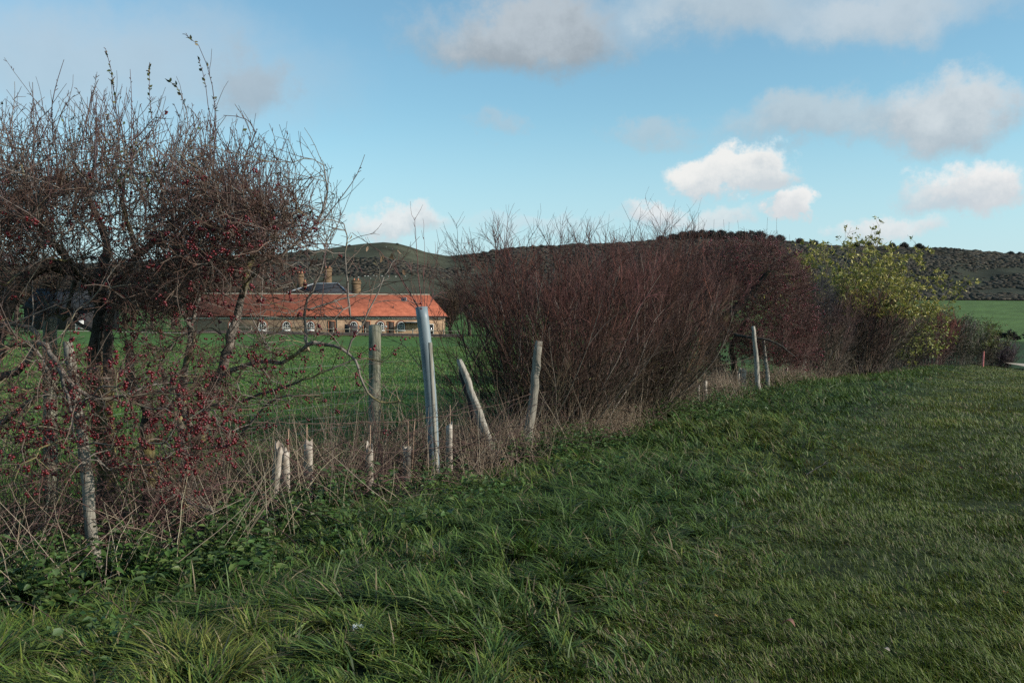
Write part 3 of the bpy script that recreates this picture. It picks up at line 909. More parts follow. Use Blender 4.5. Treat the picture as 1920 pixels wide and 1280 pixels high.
for ti in range(4):
    rp = P(*ROOTS[ti]); rp[2] = float(gz(rp[0], rp[1]))
    root = empty(HNAMES[ti][0], rp); tag(root, HNAMES[ti][1], "hawthorn")
    bc = (lambda p, r: bark_col(p, r) * 1.45) if ti == 2 else bark_col
    g = Geo(); sk.mesh(g, (sk.tree == ti) & (sk.r > .012), bc, 9, 5); g.build("trunk", M['bark'], root, rp, smooth=True)
    g = Geo(); sk.mesh(g, (sk.tree == ti) & (sk.r <= .012), bark_col, 6, 4)
    s_ = twt == ti
    tcol = np.where(rng.random((s_.sum(), 1)) < .4, np.array([[.16, .115, .088]]), np.array([[.085, .047, .034]]))
    if s_.any(): g.tubes(TW[s_], taper(.0031, .0016, 5, s_.sum()), 3, jit((1, 1, 1), s_.sum(), .3) * tcol)
    s_ = tht == ti
    if s_.any(): g.tubes(TH[s_], taper(.0021, .0012, 3, s_.sum()), 3, jit((.095, .053, .040), s_.sum(), .4))
    s_ = sht == ti
    if s_.any() and ti < 3:
        n_ = s_.sum(); cc = np.where(rng.random((n_, 1)) < .5, [[.13, .10, .085]], [[.10, .06, .058]])
        g.tubes(SH[s_], taper(.0042, .0018, 8, n_), 4, cc * rng.uniform(.8, 1.2, (n_, 1)))
        s2 = budt == ti; g.tubes(BUD[s2], taper(.0030, .0022, 2, s2.sum()), 3, jit((.09, .055, .05), s2.sum()))
        s2 = sh2t == ti; g.tubes(SH2[s2], taper(.0026, .0015, 5, s2.sum()), 3, jit((.10, .07, .065), s2.sum()))
    if ti < 3:                                  # long straight whips crossing the crown
        cand = np.where((sk.tree == ti) & (sk.r < .02) & (pyn < 640))[0]; cand = rng.permutation(cand)[:(50, 110, 80)[ti]]
        if len(cand):
            cand = cand[pxn[cand] < 500]
            wd_ = rng.normal(size=(len(cand), 3)) + np.array([0, 0, .25])
            WH = grow(sk.p[cand], wd_, rng.uniform(.3, .9, len(cand)) * np.where(pxn[cand] > 330, .6, 1), 7, .06, .01)
            cc = np.array([[.20, .165, .14], [.12, .09, .08], [.16, .135, .10]])[rng.integers(0, 3, len(cand))]
            g.tubes(WH, taper(rng.uniform(.004, .007, len(cand)), .002, 7, len(cand)), 4, cc)
            a1, a2, _, _ = sample_on(WH, 6, .2, 1.0); g.tubes(grow(a1, side(a2, .9), rng.uniform(.04, .2, len(a1)), 4, .12), taper(.0026, .0015, 4, len(a1)), 3, jit((.10, .075, .068), len(a1), .4))
    g.build("crown", M['twig'], root, rp)
    s_ = leaf_tree == ti
    if s_.any():
        n_ = s_.sum(); g = Geo()
        cc = np.array([[.055, .075, .022], [.10, .105, .03], [.16, .12, .045], [.045, .06, .02]])[rng.integers(0, 4, n_)] * rng.uniform(.8, 1.2, (n_, 1))
        L_ = rng.uniform(.018, .040, n_)
        g.leaves(leaf_pts[s_], leaf_dir[s_] + rng.normal(size=(n_, 3)) * .8, rng.normal(size=(n_, 3)) + np.array([0, 0, .6]), L_, L_ * .6, cc)
        g.build("foliage", M['leaf'], root, rp)
    pi_ = pick[twt[pick] == ti]
    if len(pi_):
        dcam = np.linalg.norm(tip[pi_] - np.array([0, 0, CAMZ]), axis=1)
        pi_ = pi_[np.argsort(dcam)]
        for j, q in enumerate(pi_[:100]):
            bp = tip[q][None] + np.array([[0, 0, -.01]]) + np.clip(rng.normal(size=(int(rng.integers(3, 8)), 3)) * .012, -.016, .016)
            g = Geo(); g.blobs(bp, rng.uniform(.0078, .0112, len(bp)), ICO1, jit((.105, .006, .008), len(bp), .35))
            g.build("berry_cluster", M['berry'], root, rp, smooth=True)
        if len(pi_) > 100:
            bp = berry_pts(tip[pi_[100:]], 2, 6, .013)
            g = Geo(); g.blobs(bp, rng.uniform(.0072, .0105, len(bp)), ICO1, jit((.095, .005, .007), len(bp), .35))
            tag(g.build("berries", M['berry'], root, rp, smooth=True), kind="stuff")

# ------------------------------------------------------------------ shrubs along the hedge
def at(px, d):
    x = (px - 960) / F * d; return np.array([x, d, float(gz(x, d))])


RED = dict(lo=(.050, .037, .024), hi=(.080, .032, .025))
fan_shrub("dogwood_shrub", "large bare dark red dogwood shrub fanning out just right of the leaning pale posts", "shrub", at(1040, 14.2), (1.5, 1.0), 3.1,
          140, 12, 6, .50, .05, hvar=.26, group=None, leaf=(90, [(.10, .09, .03), (.07, .07, .025)], .045, .9, .2, 1), skirt=420, bias=(-.06, 0), r0=.012, **RED)
fan_shrub("dogwood_shrub", "lower sprawling dogwood with olive leaves at its foot, left of the ivy clad trunk", "shrub", at(1185, 16.8), (1.7, .9), 3.2,
          140, 11, 6, .46, .05, leaf=(500, [(.075, .07, .022), (.05, .055, .02), (.10, .07, .03)], .05, .75, .1, 1), skirt=520, bias=(.05, 0), r0=.012, **RED)
fan_shrub("dogwood_shrub", "dense dark red dogwood with tall straight shoots against the wooded ridge", "shrub", at(1238, 20.2), (1.4, .9), 3.8,
          125, 10, 6, .36, .05, skirt=340, r0=.012, hvar=.25, lo=(.047, .036, .024), hi=(.076, .031, .025))

# distant hawthorn with berries
def clump_tree(name, label, cat, roots, polys, d0, d1, dens, cols, twig=(.12, .4), kmul=2.4, berries=0, tipcol=(.07, .045, .045), thin_r=.0034, group=None, ivy=0, step=.16, shoots=None):
    s = Skel()
    for j, (pts, r0, r1, att) in enumerate(roots): s.limb(PL(pts), r0, r1, 0, att, step)
    s.colonise(np.concatenate([poly_sample(p, n, d0, d1) for p, n in zip(polys, dens)]), step=step, infl=2.2, kill=step * 1.35)
    rp = s.p[0].copy(); rp[2] = float(gz(rp[0], rp[1]))
    root = empty(name, rp); tag(root, label, cat, group)
    g = Geo(); s.mesh(g, s.r > .014, lambda p, r: bark_col(p, r) * .55, 8, 5); g.build("trunk", M['bark'], root, rp, smooth=True)
    g = Geo(); s.mesh(g, s.r <= .014, lambda p, r: bark_col(p, r) * .6, 5, 3)
    th = np.where((s.r < .02) & (s.par >= 0))[0]; ti = np.repeat(th, rng.poisson(kmul, len(th)))
    TWq = grow(s.p[ti], side(nrm(s.p[ti] - s.p[s.par[ti]]), rng.uniform(.4, 1.5, len(ti))) + np.array([0, 0, .3]), rng.uniform(*twig, len(ti)), 4, .15, .04)
    g.tubes(TWq, taper(thin_r, thin_r * .55, 4, len(ti)), 3, jit(tipcol, len(ti), .4))
    p2, t2, _, _ = sample_on(TWq, 2, .1, .9)
    T2 = grow(p2, side(t2, rng.uniform(.5, 1.3, len(p2))), rng.uniform(.06, .2, len(p2)), 3, .1)
    g.tubes(T2, taper(thin_r * .7, thin_r * .45, 3, len(p2)), 3, jit(tipcol, len(p2), .4))
    if shoots:
        q = P(np.array([v[0] for v in shoots]), np.array([v[1] for v in shoots]), np.full(len(shoots), (d0 + d1) / 2))
        q0 = P(np.array([v[0] + 4 for v in shoots]), np.array([v[1] + 130 for v in shoots]), np.full(len(shoots), (d0 + d1) / 2))
        tt = np.linspace(0, 1, 6)[None, :, None]
        g.tubes(q0[:, None] * (1 - tt) + q[:, None] * tt + rng.normal(size=(len(shoots), 6, 3)) * .015, taper(.006, .003, 6, len(shoots)), 3, jit(tipcol, len(shoots)))
    g.build("crown", M['twig'], root, rp)
    if berries:
        pk = rng.permutation(len(ti)); pk = pk[:berries]; bp = berry_pts(TWq[pk, -1], 2, 5, .03)
        g = Geo(); g.blobs(bp, rng.uniform(.013, .020, len(bp)), ICO1, jit((.115, .008, .012), len(bp), .4))
        tag(g.build("berries", M['berry'], root, rp, smooth=True), kind="stuff")
    if ivy:
        base = s.p[:s.fixed]; k = rng.integers(0, min(len(base), ivy[1]), ivy[0])
        pp = base[k] + rng.normal(size=(ivy[0], 3)) * np.array([.16, .16, .1])
        g = Geo(); L_ = rng.uniform(.05, .09, ivy[0])
        g.leaves(pp, rng.normal(size=(ivy[0], 3)) + np.array([0, 0, -.6]), rng.normal(size=(ivy[0], 3)) + np.array([.3, -.6, .3]), L_, L_ * .8, jit((.012, .020, .010), ivy[0], .5))
        g.build("ivy", M['leaf'], root, rp)
    return root


clump_tree("hawthorn_tree", "hawthorn with dark red berries over two slim pale posts, its trunk ivy clad", "hawthorn",
           [([(1368, 742, 24.6), (1350, 705, 24.5), (1332, 655, 24.4), (1345, 610, 24.3), (1400, 560, 24.3), (1440, 510, 24.3)], .20, .06, False),
            ([(1380, 735, 25.2), (1378, 690, 25.2), (1372, 650, 25.2), (1400, 600, 25)], .10, .05, True),
            ([(1345, 610, 24.3), (1390, 630, 23.6), (1450, 640, 23.3), (1490, 668, 23.2)], .05, .015, True),
            ([(1332, 655, 24.4), (1320, 600, 24.3), (1330, 520, 24.3)], .07, .03, True)],
           [[(1290, 520), (1310, 458), (1400, 448), (1465, 458), (1510, 510), (1530, 600), (1530, 670), (1480, 690), (1400, 665), (1340, 640), (1300, 610)]],
           23.9, 27.4, [2300], None, (.14, .5), 3.6, 1100, (.078, .036, .028), .0056, ivy=(1400, 16), step=.13,
           shoots=[(1307, 400), (1338, 412), (1357, 412), (1365, 418), (1383, 412), (1438, 408), (1456, 410), (1425, 440), (1400, 436), (1316, 425), (1480, 440), (1470, 445), (1345, 430)])

fan_shrub("bramble_thicket", "brown thicket of upright stems behind the pair of pale far posts", "thicket", at(1530, 31.5), (2.6, 1.0), 2.9, 150, 8, 5, .3, .04,
          lo=(.12, .092, .066), hi=(.074, .040, .033), thin=.0042, r0=.012, skirt=260)
clump_tree("blackthorn_tree", "dark rounded blackthorn crown standing between the berried hawthorn and the yellow elder", "blackthorn",
           [([(1530, 700, 31.0), (1528, 650, 31.0), (1532, 600, 31.0), (1540, 560, 31)], .07, .03, False)],
           [[(1485, 565), (1510, 535), (1545, 530), (1565, 550), (1570, 590), (1550, 612), (1510, 612)]], 30, 32.2, [1000], None, (.2, .55), 3.4, 0, (.040, .035, .037), .0065)
YEL = [(.36, .31, .065), (.42, .36, .11), (.26, .25, .05), (.15, .16, .035)]
fan_shrub("elder_shrub", "tall yellow green leafy elder rising above the hedge with the hillside behind", "elder", at(1600, 36.5), (3.1, 1.6), 5.1, 90, 9, 5, .62, .0,
          lo=(.075, .058, .046), hi=(.10, .085, .055), thin=.0050, r0=.018, leaf=(2300, YEL, .125, .40, .74, 6), fine_len=.5, skirt=200, bias=(.05, 0))
fan_shrub("dogwood_shrub", "brown and red twiggy dogwood filling the base below the yellow elder", "shrub", at(1615, 35.0), (2.9, 1.0), 3.3, 160, 8, 5, .38, .03,
          lo=(.085, .064, .048), hi=(.090, .045, .036), thin=.0046, r0=.012, skirt=300, berries=70)
fan_shrub("elder_shrub", "small yellow green elder drooping over the grass right of the tall elder", "elder", at(1690, 39.0), (1.5, .9), 3.1, 55, 8, 5, .55, -.03,
          lo=(.06, .05, .04), hi=(.08, .07, .045), thin=.005, r0=.012, leaf=(1000, [(.26, .27, .05), (.15, .18, .04), (.32, .3, .09)], .125, .0, .15, 3), fine_len=.45, skirt=120)
fan_shrub("dogwood_shrub", "small bright rust red dogwood past the elder near the far field", "shrub", at(1745, 47.0), (1.9, 1.0), 3.0, 110, 8, 5, .35, .04,
          lo=(.10, .06, .05), hi=(.15, .045, .035), thin=.006, r0=.012, skirt=200)
fan_shrub("willow_shrub", "grey olive leafy shrub in the far hedge beside the rust red one", "shrub", at(1790, 52.0), (2.3, 1.1), 2.75, 110, 7, 5, .35, .03,
          lo=(.07, .065, .045), hi=(.09, .08, .06), thin=.0065, r0=.012, leaf=(1500, [(.075, .085, .035), (.055, .06, .025)], .12, .0, .3, 2), skirt=200)
fan_shrub("field_maple", "last small yellow green shrub of the hedge, behind the red marker", "shrub", at(1832, 58.5), (1.9, 1.0), 2.75, 80, 7, 5, .45, .02,
          lo=(.07, .06, .04), hi=(.09, .08, .04), thin=.007, r0=.012, leaf=(1300, [(.13, .14, .03), (.09, .10, .025)], .14, .2, .6, 2), skirt=160)
fan_shrub("blackthorn_shrub", "low purplish bare shrub ending the hedge beside the pale path", "shrub", at(1872, 61.0), (1.9, .9), 1.75, 130, 8, 5, .45, .03,
          lo=(.06, .045, .045), hi=(.08, .055, .06), thin=.006, r0=.010, skirt=240)

# ------------------------------------------------------------------ posts
def post(name, label, px0, py0, px1, py1, d0, d1, r0, r1, mat, cat="post", group=None, sides=14, kink=.012, chip=.4):
    b = P(px0, py0, d0); t = P(px1, py1, d1)
    b[2] = min(b[2], float(gz(b[0], b[1])) + .05)
    n = 14
    w = np.linspace(0, 1, n)[:, None]
    q = b * (1 - w) + t * w
    q[0] -= (t - b) * .08
    q[1:-1] += rng.normal(size=(n - 2, 3)) * kink * .4 + np.sin(w[1:-1] * pi) * np.array([kink, 0, 0])
    g = Geo()
    a = np.arange(sides) * 2 * pi / sides
    T = nrm(t - b); U = nrm(np.cross(T, [.2, .9, .1])); Wv = np.cross(T, U)
    prof = 1 + .12 * (rng.random(sides) - .5)
    R = (np.linspace(r0, r1, n)[:, None] * prof[None]) * (1 + .05 * rng.normal(size=(n, sides)))
    V = q[:, None] + (U * np.cos(a)[:, None] + Wv * np.sin(a)[:, None])[None] * R[..., None]
    V[-1] += T * (rng.random((sides, 1)) - .5) * r1 * chip + (V[-1] - q[-1]) * -.12
    ix = np.arange(n * sides).reshape(n, sides)
    Q = np.stack([ix[:-1], np.roll(ix[:-1], -1, 1), np.roll(ix[1:], -1, 1), ix[1:]], -1)
    V = np.concatenate([V.reshape(-1, 3), [q[-1] + T * r1 * .12]])
    e = ix[-1]; Tt = np.stack([e, np.roll(e, -1), np.full(sides, n * sides)], -1)
    g.add(V, Q.reshape(-1, 4), Tt)
    o = g.build(name, mat, None, b, smooth=False)
    return tag(o, label, cat, group)


post("fence_post", "tall weathered fence post leaning among berries at the far left, pale at its foot", 181, 1062, 127, 642, 6.5, 6.7, .040, .034, M['post'])
post("fence_post", "pale bleached post leaning sharply left between the plastic tube and the dogwood", 926, 845, 861, 676, 12.0, 12.05, .052, .040, M['postpale'], chip=2.0)
post("fence_post", "dark old post leaning behind the bleached leaning one", 905, 850, 866, 690, 12.35, 12.4, .045, .05, M['dark'], chip=1)
post("fence_post", "grey upright fence post tilted right in front of the large dogwood", 985, 855, 1011, 640, 12.4, 12.4, .062, .048, M['post'])
post("fence_post", "left one of two slim pale posts under the berried hawthorn", 1422, 736, 1412, 612, 23.4, 23.4, .062, .045, M['postpale'])
post("fence_post", "right one of two slim pale posts under the berried hawthorn", 1441, 730, 1430, 630, 24.3, 24.3, .055, .034, M['postpale'])
post("fence_post", "thin pale stub of a post in the brown thicket right of the two slim posts", 1507, 715, 1509, 655, 29.5, 29.5, .05, .04, M['post'])
# wooden stake of the plastic shelter, square section
b0 = P(820, 905, 10.62); t0 = P(806.5, 642, 10.62)
g = Geo(); T = nrm(t0 - b0); U = np.array([1., .25, 0]); U = nrm(U - T * U.dot(T)); Wv = np.cross(T, U); hw = .0185
V = [];
for c_ in (b0 - T * .1, t0):
    for (i_, j_) in ((-1, -1), (1, -1), (1, 1), (-1, 1)): V.append(c_ + U * i_ * hw + Wv * j_ * hw)
g.add(np.array(V), [[0, 1, 5, 4], [1, 2, 6, 5], [2, 3, 7, 6], [3, 0, 4, 7], [4, 5, 6, 7]])
tag(g.build("wooden_stake", M['stake'], None, b0), "square wooden stake standing against the grey blue plastic tube", "stake")

# grey blue plastic tree shelter with a real opening
b0 = P(814, 905, 10.8); t0 = P(790, 575, 10.8)
g = Geo(); n = 16; sides = 24
T = nrm(t0 - b0); U = nrm(np.cross(T, [0, 1, 0])); Wv = np.cross(T, U); a = np.arange(sides) * 2 * pi / sides
w = np.linspace(-.04, 1, n)
bow = np.sin(np.clip(w, 0, 1) * pi) * -.03
cen = b0 + (t0 - b0) * w[:, None] + U * bow[:, None]
def tubewall(r):
    return cen[:, None] + (U * np.cos(a)[:, None] + Wv * np.sin(a)[:, None])[None] * (r * (1 + .04 * w[:, None] + .015 * np.sin(a * 3)[None] + .008 * rng.normal(size=(n, 1))))[..., None]
Vo = tubewall(.063); Vi = Vo - nrm(Vo - cen[:, None]) * .004
ix = np.arange(n * sides).reshape(n, sides)
Qo = np.stack([ix[:-1], np.roll(ix[:-1], -1, 1), np.roll(ix[1:], -1, 1), ix[1:]], -1).reshape(-1, 4)
k = n * sides
Qr = np.stack([ix[-1], np.roll(ix[-1], -1), np.roll(ix[-1], -1) + k, ix[-1] + k], -1)
g.add(np.concatenate([Vo.reshape(-1, 3), Vi.reshape(-1, 3)]), np.concatenate([Qo, Qo[:, ::-1] + k, Qr]))
tag(g.build("tree_shelter", M['shelter'], None, b0, smooth=True), "tall grey blue plastic tube around a sapling, tilted left beside a wooden stake", "tree shelter")

# sapling growing out of the shelter
root = empty("sapling", b0); tag(root, "bare brown sapling sprouting out of the top of the grey blue tube", "sapling")
g = Geo()
stem = catmull(np.array([b0 + [0, 0, .02], (b0 + t0) / 2 - U * .025, t0]), .15)
g.tubes(stem[None], np.linspace(.014, .010, len(stem))[None], 5, (.11, .06, .05)); g.build("trunk", M['twig'], root, b0)
g = Geo()
tops = [([(787, 582), (760, 535), (722, 482), (690, 455), (660, 436)], .0075), ([(792, 582), (785, 520), (781, 460), (778, 408)], .006), ([(796, 582), (795, 520), (796, 460), (794, 445)], .005),
        ([(799, 582), (803, 545), (815, 505), (822, 478)], .0045), ([(790, 582), (765, 545), (748, 515), (737, 488)], .005), ([(786, 584), (750, 556), (700, 548), (640, 545)], .0035),
        ([(800, 584), (815, 555), (830, 545)], .003), ([(794, 584), (790, 555), (800, 520), (826, 455)], .0035), ([(783, 584), (745, 548), (700, 520), (665, 505)], .003), ([(791, 584), (775, 550), (770, 500)], .003),
        ([(797, 584), (812, 560), (806, 530)], .003), ([(788, 586), (770, 565), (745, 558)], .003)]
for pts, r in tops:
    q = catmull(P(np.array([v[0] for v in pts]), np.array([v[1] for v in pts]), 10.8 + np.linspace(0, rng.uniform(-.25, .25), len(pts))), .08)
    q[1:-1] += rng.normal(size=(len(q) - 2, 3)) * .004
    g.tubes(q[None], np.linspace(r, r * .4, len(q))[None], 4, jit((.14, .065, .055), 1))
    pp, tq, _, _ = sample_on(q[None], 7, .25, 1)
    g.tubes(grow(pp, side(tq, .7) + np.array([0, 0, .15]), rng.uniform(.06, .26, len(pp)), 4, .12), taper(.0026, .0014, 4, len(pp)), 3, jit((.12, .055, .05), len(pp)))
g.build("crown", M['twig'], root, b0)
g = Geo(); lp = P(np.array([712, 718, 735, 728, 745, 748, 700, 755, 690, 660]), np.array([472, 478, 474, 482, 468, 470, 490, 505, 462, 440]), np.full(10, 10.75))
n_ = len(lp); L_ = rng.uniform(.06, .09, n_)
g.leaves(lp, rng.normal(size=(n_, 3)) * .5 + np.array([0, 0, -1.]), rng.normal(size=(n_, 3)) + np.array([0, -1, 0]), L_, L_ * .5, jit((.26, .17, .10), n_, .3))
g.build("foliage", M['leaf'], root, b0)


# short tree guards with canes
def guard(label, px, top, w_m, canes, d, open_=False, lean=0.0, group="plastic tree guards along the hedge foot"):
    x = (px - 960) / F * d; z = float(gz(x, d)); o = np.array([x, d, z])
    tz = P(px, top, d)[2]; h = tz - z
    root = empty("tree_guard", o); tag(root, label, "tree guard", group)
    g = Geo(); n = 9; sides = 16; w = np.linspace(-.05, 1, n); r = w_m / 2
    a = np.arange(sides) * 2 * pi / sides
    cen = o + np.stack([lean * w * h, 0 * w, w * h], -1)
    flare = 1 + .25 * np.clip(w - .8, 0, 1) * 5 * .3
    R = r * flare[:, None] * (1 + .10 * np.sin(a * 2 + 1 + w[:, None] * 3) + .05 * rng.normal(size=(n, sides)))
    V = cen[:, None] + np.stack([np.cos(a) * R, np.sin(a) * R * .85, 0 * R], -1)
    V[-1, :, 2] += (rng.random(sides) - .5) * .06 + .03 * np.cos(a - rng.uniform(0, 6))
    Vi = cen[:, None] + (V - cen[:, None]) * .94
    ix = np.arange(n * sides).reshape(n, sides); m_ = sides - (3 if open_ else 0)
    Qo = np.stack([ix[:-1], np.roll(ix[:-1], -1, 1), np.roll(ix[1:], -1, 1), ix[1:]], -1)[:, :m_].reshape(-1, 4); k = n * sides
    Qr = np.stack([ix[-1], np.roll(ix[-1], -1), np.roll(ix[-1], -1) + k, ix[-1] + k], -1)[:m_]
    g.add(np.concatenate([V.reshape(-1, 3), Vi.reshape(-1, 3)]), np.concatenate([Qo, Qo[:, ::-1] + k, Qr]))
    g.build("tube", M['guard'], root, o, smooth=True)
    for (cx, cy) in canes:
        t_ = P(cx, cy, d - .02); b_ = np.array([x + (cx - px) / F * d * .3, d - .02, z - .05])
        g = Geo(); w = np.linspace(0, 1, 6)[:, None]
        g.tubes((b_ * (1 - w) + t_ * w + rng.normal(size=(6, 3)) * .002)[None], np.full((1, 6), .0065), 6, (.3, .2, .13), cap=True)
        g.build("cane", M['cane'], root, o)
    return root


guard("crooked pale tree guard, leftmost of the guards near the grey blue tube", 508, 836, .07, [], 8.5, lean=.12)
guard("short dark mouthed tree guard beside the leftmost crooked one, with a bare cane", 533, 848, .085, [(541, 803)], 8.7)
guard("upright pale tree guard with a torn lip and one cane, left of the netted post", 577, 829, .082, [(575.5, 795)], 9.0)
guard("straight pale tree guard with a flared white rim below the round netted post", 692, 836, .072, [(694.5, 797)], 9.8)
guard("wide split brownish tree guard with two canes left of the grey blue tube", 766, 840, .125, [(765, 785), (778, 784)], 10.4, open_=True)
guard("narrow brownish tree guard with a cane just right of the grey blue tube", 842, 797, .072, [(844, 759)], 11.2)
guard("small pale tree guard in dry grass left of the ivy clad trunk", 1322, 715, .09, [(1320, 697)], 20.5, group="tree guards far along the hedge")
guard("small pale tree guard left of the ivy trunk, second one", 1309, 722, .07, [(1308, 705)], 20.0, group="tree guards far along the hedge")
guard("pale tree guard between the ivy trunk and the two slim posts", 1393, 692, .16, [(1393, 676)], 24.5, group="tree guards far along the hedge")
guard("very thin white tree guard left of the two slim posts", 1385, 698, .06, [(1380, 677)], 24.0, group="tree guards far along the hedge")
guard("thin pale tree guard right of the two slim posts in brown stems", 1475, 690, .08, [(1474, 678)], 27.6, group="tree guards far along the hedge")

# ------------------------------------------------------------------ wires
def wire_line(pts, r, geo, sag=.03, barbs=0, wob=.004):
    pts = np.array(pts)
    for a_, b_ in zip(pts[:-1], pts[1:]):
        w = np.linspace(0, 1, 24)[:, None]
        q = a_ * (1 - w) + b_ * w - np.array([0, 0, 1]) * sag * np.sin(w * pi) + rng.normal(size=(24, 3)) * wob
        geo.tubes(q[None], np.full((1, 24), r), 4, (.1, .06, .05))
        if barbs:
            Ln = np.linalg.norm(b_ - a_); nb_ = max(1, int(Ln / .11)); f = rng.uniform(0, 23, nb_); i0 = np.minimum(f.astype(int), 22)
            c_ = q[i0] + (q[i0 + 1] - q[i0]) * (f - i0)[:, None]
            d_ = nrm(rng.normal(size=(nb_, 3))) * .016
            geo.tubes(np.stack([c_ - d_, c_ + d_], 1), np.full((nb_, 2), r * .8), 3, (.1, .06, .05))


g = Geo(); S0 = [P(-300, 790, 5.6), P(145, 800, 6.62), P(440, 788, 8.1), P(690, 791, 9.7), P(808, 782, 10.6), P(905, 764, 12.0), P(995, 738, 12.35)]
wire_line(S0, .0034, g, .02, 1); o0 = S0[0]
tag(g.build("barbed_wire", M['wire'], None, o0), "rusty barbed wire strand running past the tree guards to the grey tilted post", "barbed wire")
g = Geo(); S1 = [P(-300, 900, 5.6), P(152, 895, 6.62), P(440, 830, 8.1), P(600, 838, 9.0), P(816, 838, 10.6), P(915, 815, 12.0), P(990, 800, 12.35)]
wire_line(S1, .0028, g, .05, 1, .008)
tag(g.build("barbed_wire", M['wire'], None, o0), "lower slack barbed wire strand half buried in dry stalks", "barbed wire")
g = Geo(); S2 = [P(995, 738, 12.35), P(1200, 700, 17), P(1330, 686, 21), P(1415, 668, 23.4), P(1434, 660, 24.3)]
wire_line(S2, .0034, g, .04, 1)
tag(g.build("barbed_wire", M['wire'], None, S2[0]), "barbed wire strand from the grey tilted post to the two slim posts", "barbed wire")

# stock fence behind: round posts and wire netting
FL = lambda d: .5 * d - 8.3
fo = np.array([FL(8.6), 8.6, float(gz(FL(8.6), 8.6))])
root = empty("stock_fence", fo); tag(root, "stock fence of round posts and square wire netting along the green pasture", "fence")
for d_, top, rr in ((8.6, 598, .058), (13.0, 610, .078), (17.8, 628, .07)):
    x = FL(d_); z = float(gz(x, d_)); tz = P(960 + F * x / d_, top, d_)[2]
    g = Geo(); w = np.linspace(-.08, 1, 10)[:, None]; q = np.array([x, d_, z]) + np.array([.01, 0, tz - z]) * w
    g.tubes(np.concatenate([q, q[-1:] + [[0, 0, .012]]])[None], np.concatenate([np.full(10, rr) * rng.uniform(.97, 1.03, 10), [rr * .6]])[None], 16, cap=True)
    g.build("post", M['postgreen'], root, fo)
g = Geo()
dd = np.linspace(4.5, 19, 60)
for h in (.08, .22, .36, .5, .65, .8, .98):
    q = np.stack([FL(dd) + .03, dd - .06, gz(FL(dd), dd) + h], -1) + rng.normal(size=(60, 3)) * .003; g.tubes(q[None], np.full((1, 60), .0019), 3, (.1, .1, .1))
dv = np.arange(4.6, 19, .19); q0 = np.stack([FL(dv) + .03, dv - .06, gz(FL(dv), dv) + .06], -1); q1 = q0 + np.array([0, 0, .92])
g.tubes(np.stack([q0, (q0 + q1) / 2, q1], 1), np.full((len(dv), 3), .0016), 3, (.1, .1, .1))
for h in (1.12,):
    q = np.stack([FL(dd) + .03, dd - .06, gz(FL(dd), dd) + h], -1); g.tubes(q[None], np.full((1, 60), .0021), 3, (.1, .1, .1))
g.build("netting", M['galv'], root, fo)

# ------------------------------------------------------------------ grass
def blades(N_, umin, umax, d0, d1, zone, seed, hfun, wfun, cols, lean=.5, geo=None, pw=1.0, tuft=1.0):
    r = np.random.default_rng(seed)
    d = np.exp(r.uniform(math.log(d0), math.log(d1), N_)) if pw == 1 else d0 + (d1 - d0) * r.random(N_) ** pw
    x = r.uniform(umin, umax, N_) * d + r.uniform(-.8, .8, N_)
    sd = x - hedge_x(d)
    keep = r.random(N_) < zone(x, d, sd); x, d, sd = x[keep], d[keep], sd[keep]; n = len(x)
    # tufts: pull blades toward tuft centres, share lean per tuft
    cell = .16; cx = np.floor(x / cell); cy = np.floor(d / cell)
    tx = (cx + hash2(cx, cy, 1)) * cell; ty = (cy + hash2(cx, cy, 2)) * cell
    pull = .45 * tuft * r.random(n); x = x * (1 - pull) + tx * pull; y = d * (1 - pull) + ty * pull
    la = 2.7 + 3.0 * (fbm(x * .6, y * .6, 91, 3) - .5) + 4.6 * tuft * (hash2(cx, cy, 5) - .5) + r.normal(size=n) * .8
    h = hfun(x, y, sd, r, n) * (.92 + tuft * .95 * (hash2(cx, cy, 7) - .5)); w = wfun(y, r, n)
    lm = np.clip(r.normal(lean, .3, n), .03, 1.7) * (.6 + .8 * vnoise(x * .9, y * .9, 95))
    base = np.stack([x, y, gz(x, y) - .01], -1)
    ld = np.stack([np.cos(la), np.sin(la), 0 * la], -1)
    vw = nrm(np.stack([-np.sin(la), np.cos(la), 0 * la], -1) + .5 * r.normal(size=(n, 3)) * [1, 1, .2])
    V = []
    for t, wf in ((0, 1.0), (.4, .9), (.75, .6), (1.0, 0)):
        c = base + ld * (lm * h * t ** 1.7)[:, None] + np.array([0, 0, 1]) * (h * t * (1 - .42 * np.clip(lm, 0, 1.6) * t))[:, None]
        if wf: V += [c - vw * (w * wf)[:, None], c + vw * (w * wf)[:, None]]
        else: V += [c]
    V = np.stack(V, 1)
    i = np.arange(n)[:, None] * 7
    Q = np.concatenate([i + np.array([0, 1, 3, 2]), i + np.array([2, 3, 5, 4])]); T = i + np.array([4, 5, 6])
    cols = np.asarray(cols, float)
    pn = fbm(x * .7, y * .7, 99, 3)
    ci = np.clip((pn - .5) * 1.5 + .36 + .45 * tuft * (hash2(cx, cy, 9) - .5) + r.normal(size=n) * .20, 0, .999) * len(cols)
    c = cols[ci.astype(int)] * r.uniform(.55, 1.5, (n, 1)) * r.uniform(.9, 1.1, (n, 3))
    dry = r.random(n) < .04 + .10 * sstep(fbm(x * .9, y * .9, 97, 3), .5, .68); c[dry] = np.array([.22, .17, .095]) * r.uniform(.7, 1.2, (dry.sum(), 1))
    c = np.repeat(c[:, None], 7, 1) * np.array([.40, .40, .78, .78, 1.12, 1.12, 1.3])[None, :, None]  # shade at the root and highlight at the tip painted into blade colour
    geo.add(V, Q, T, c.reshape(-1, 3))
    return n


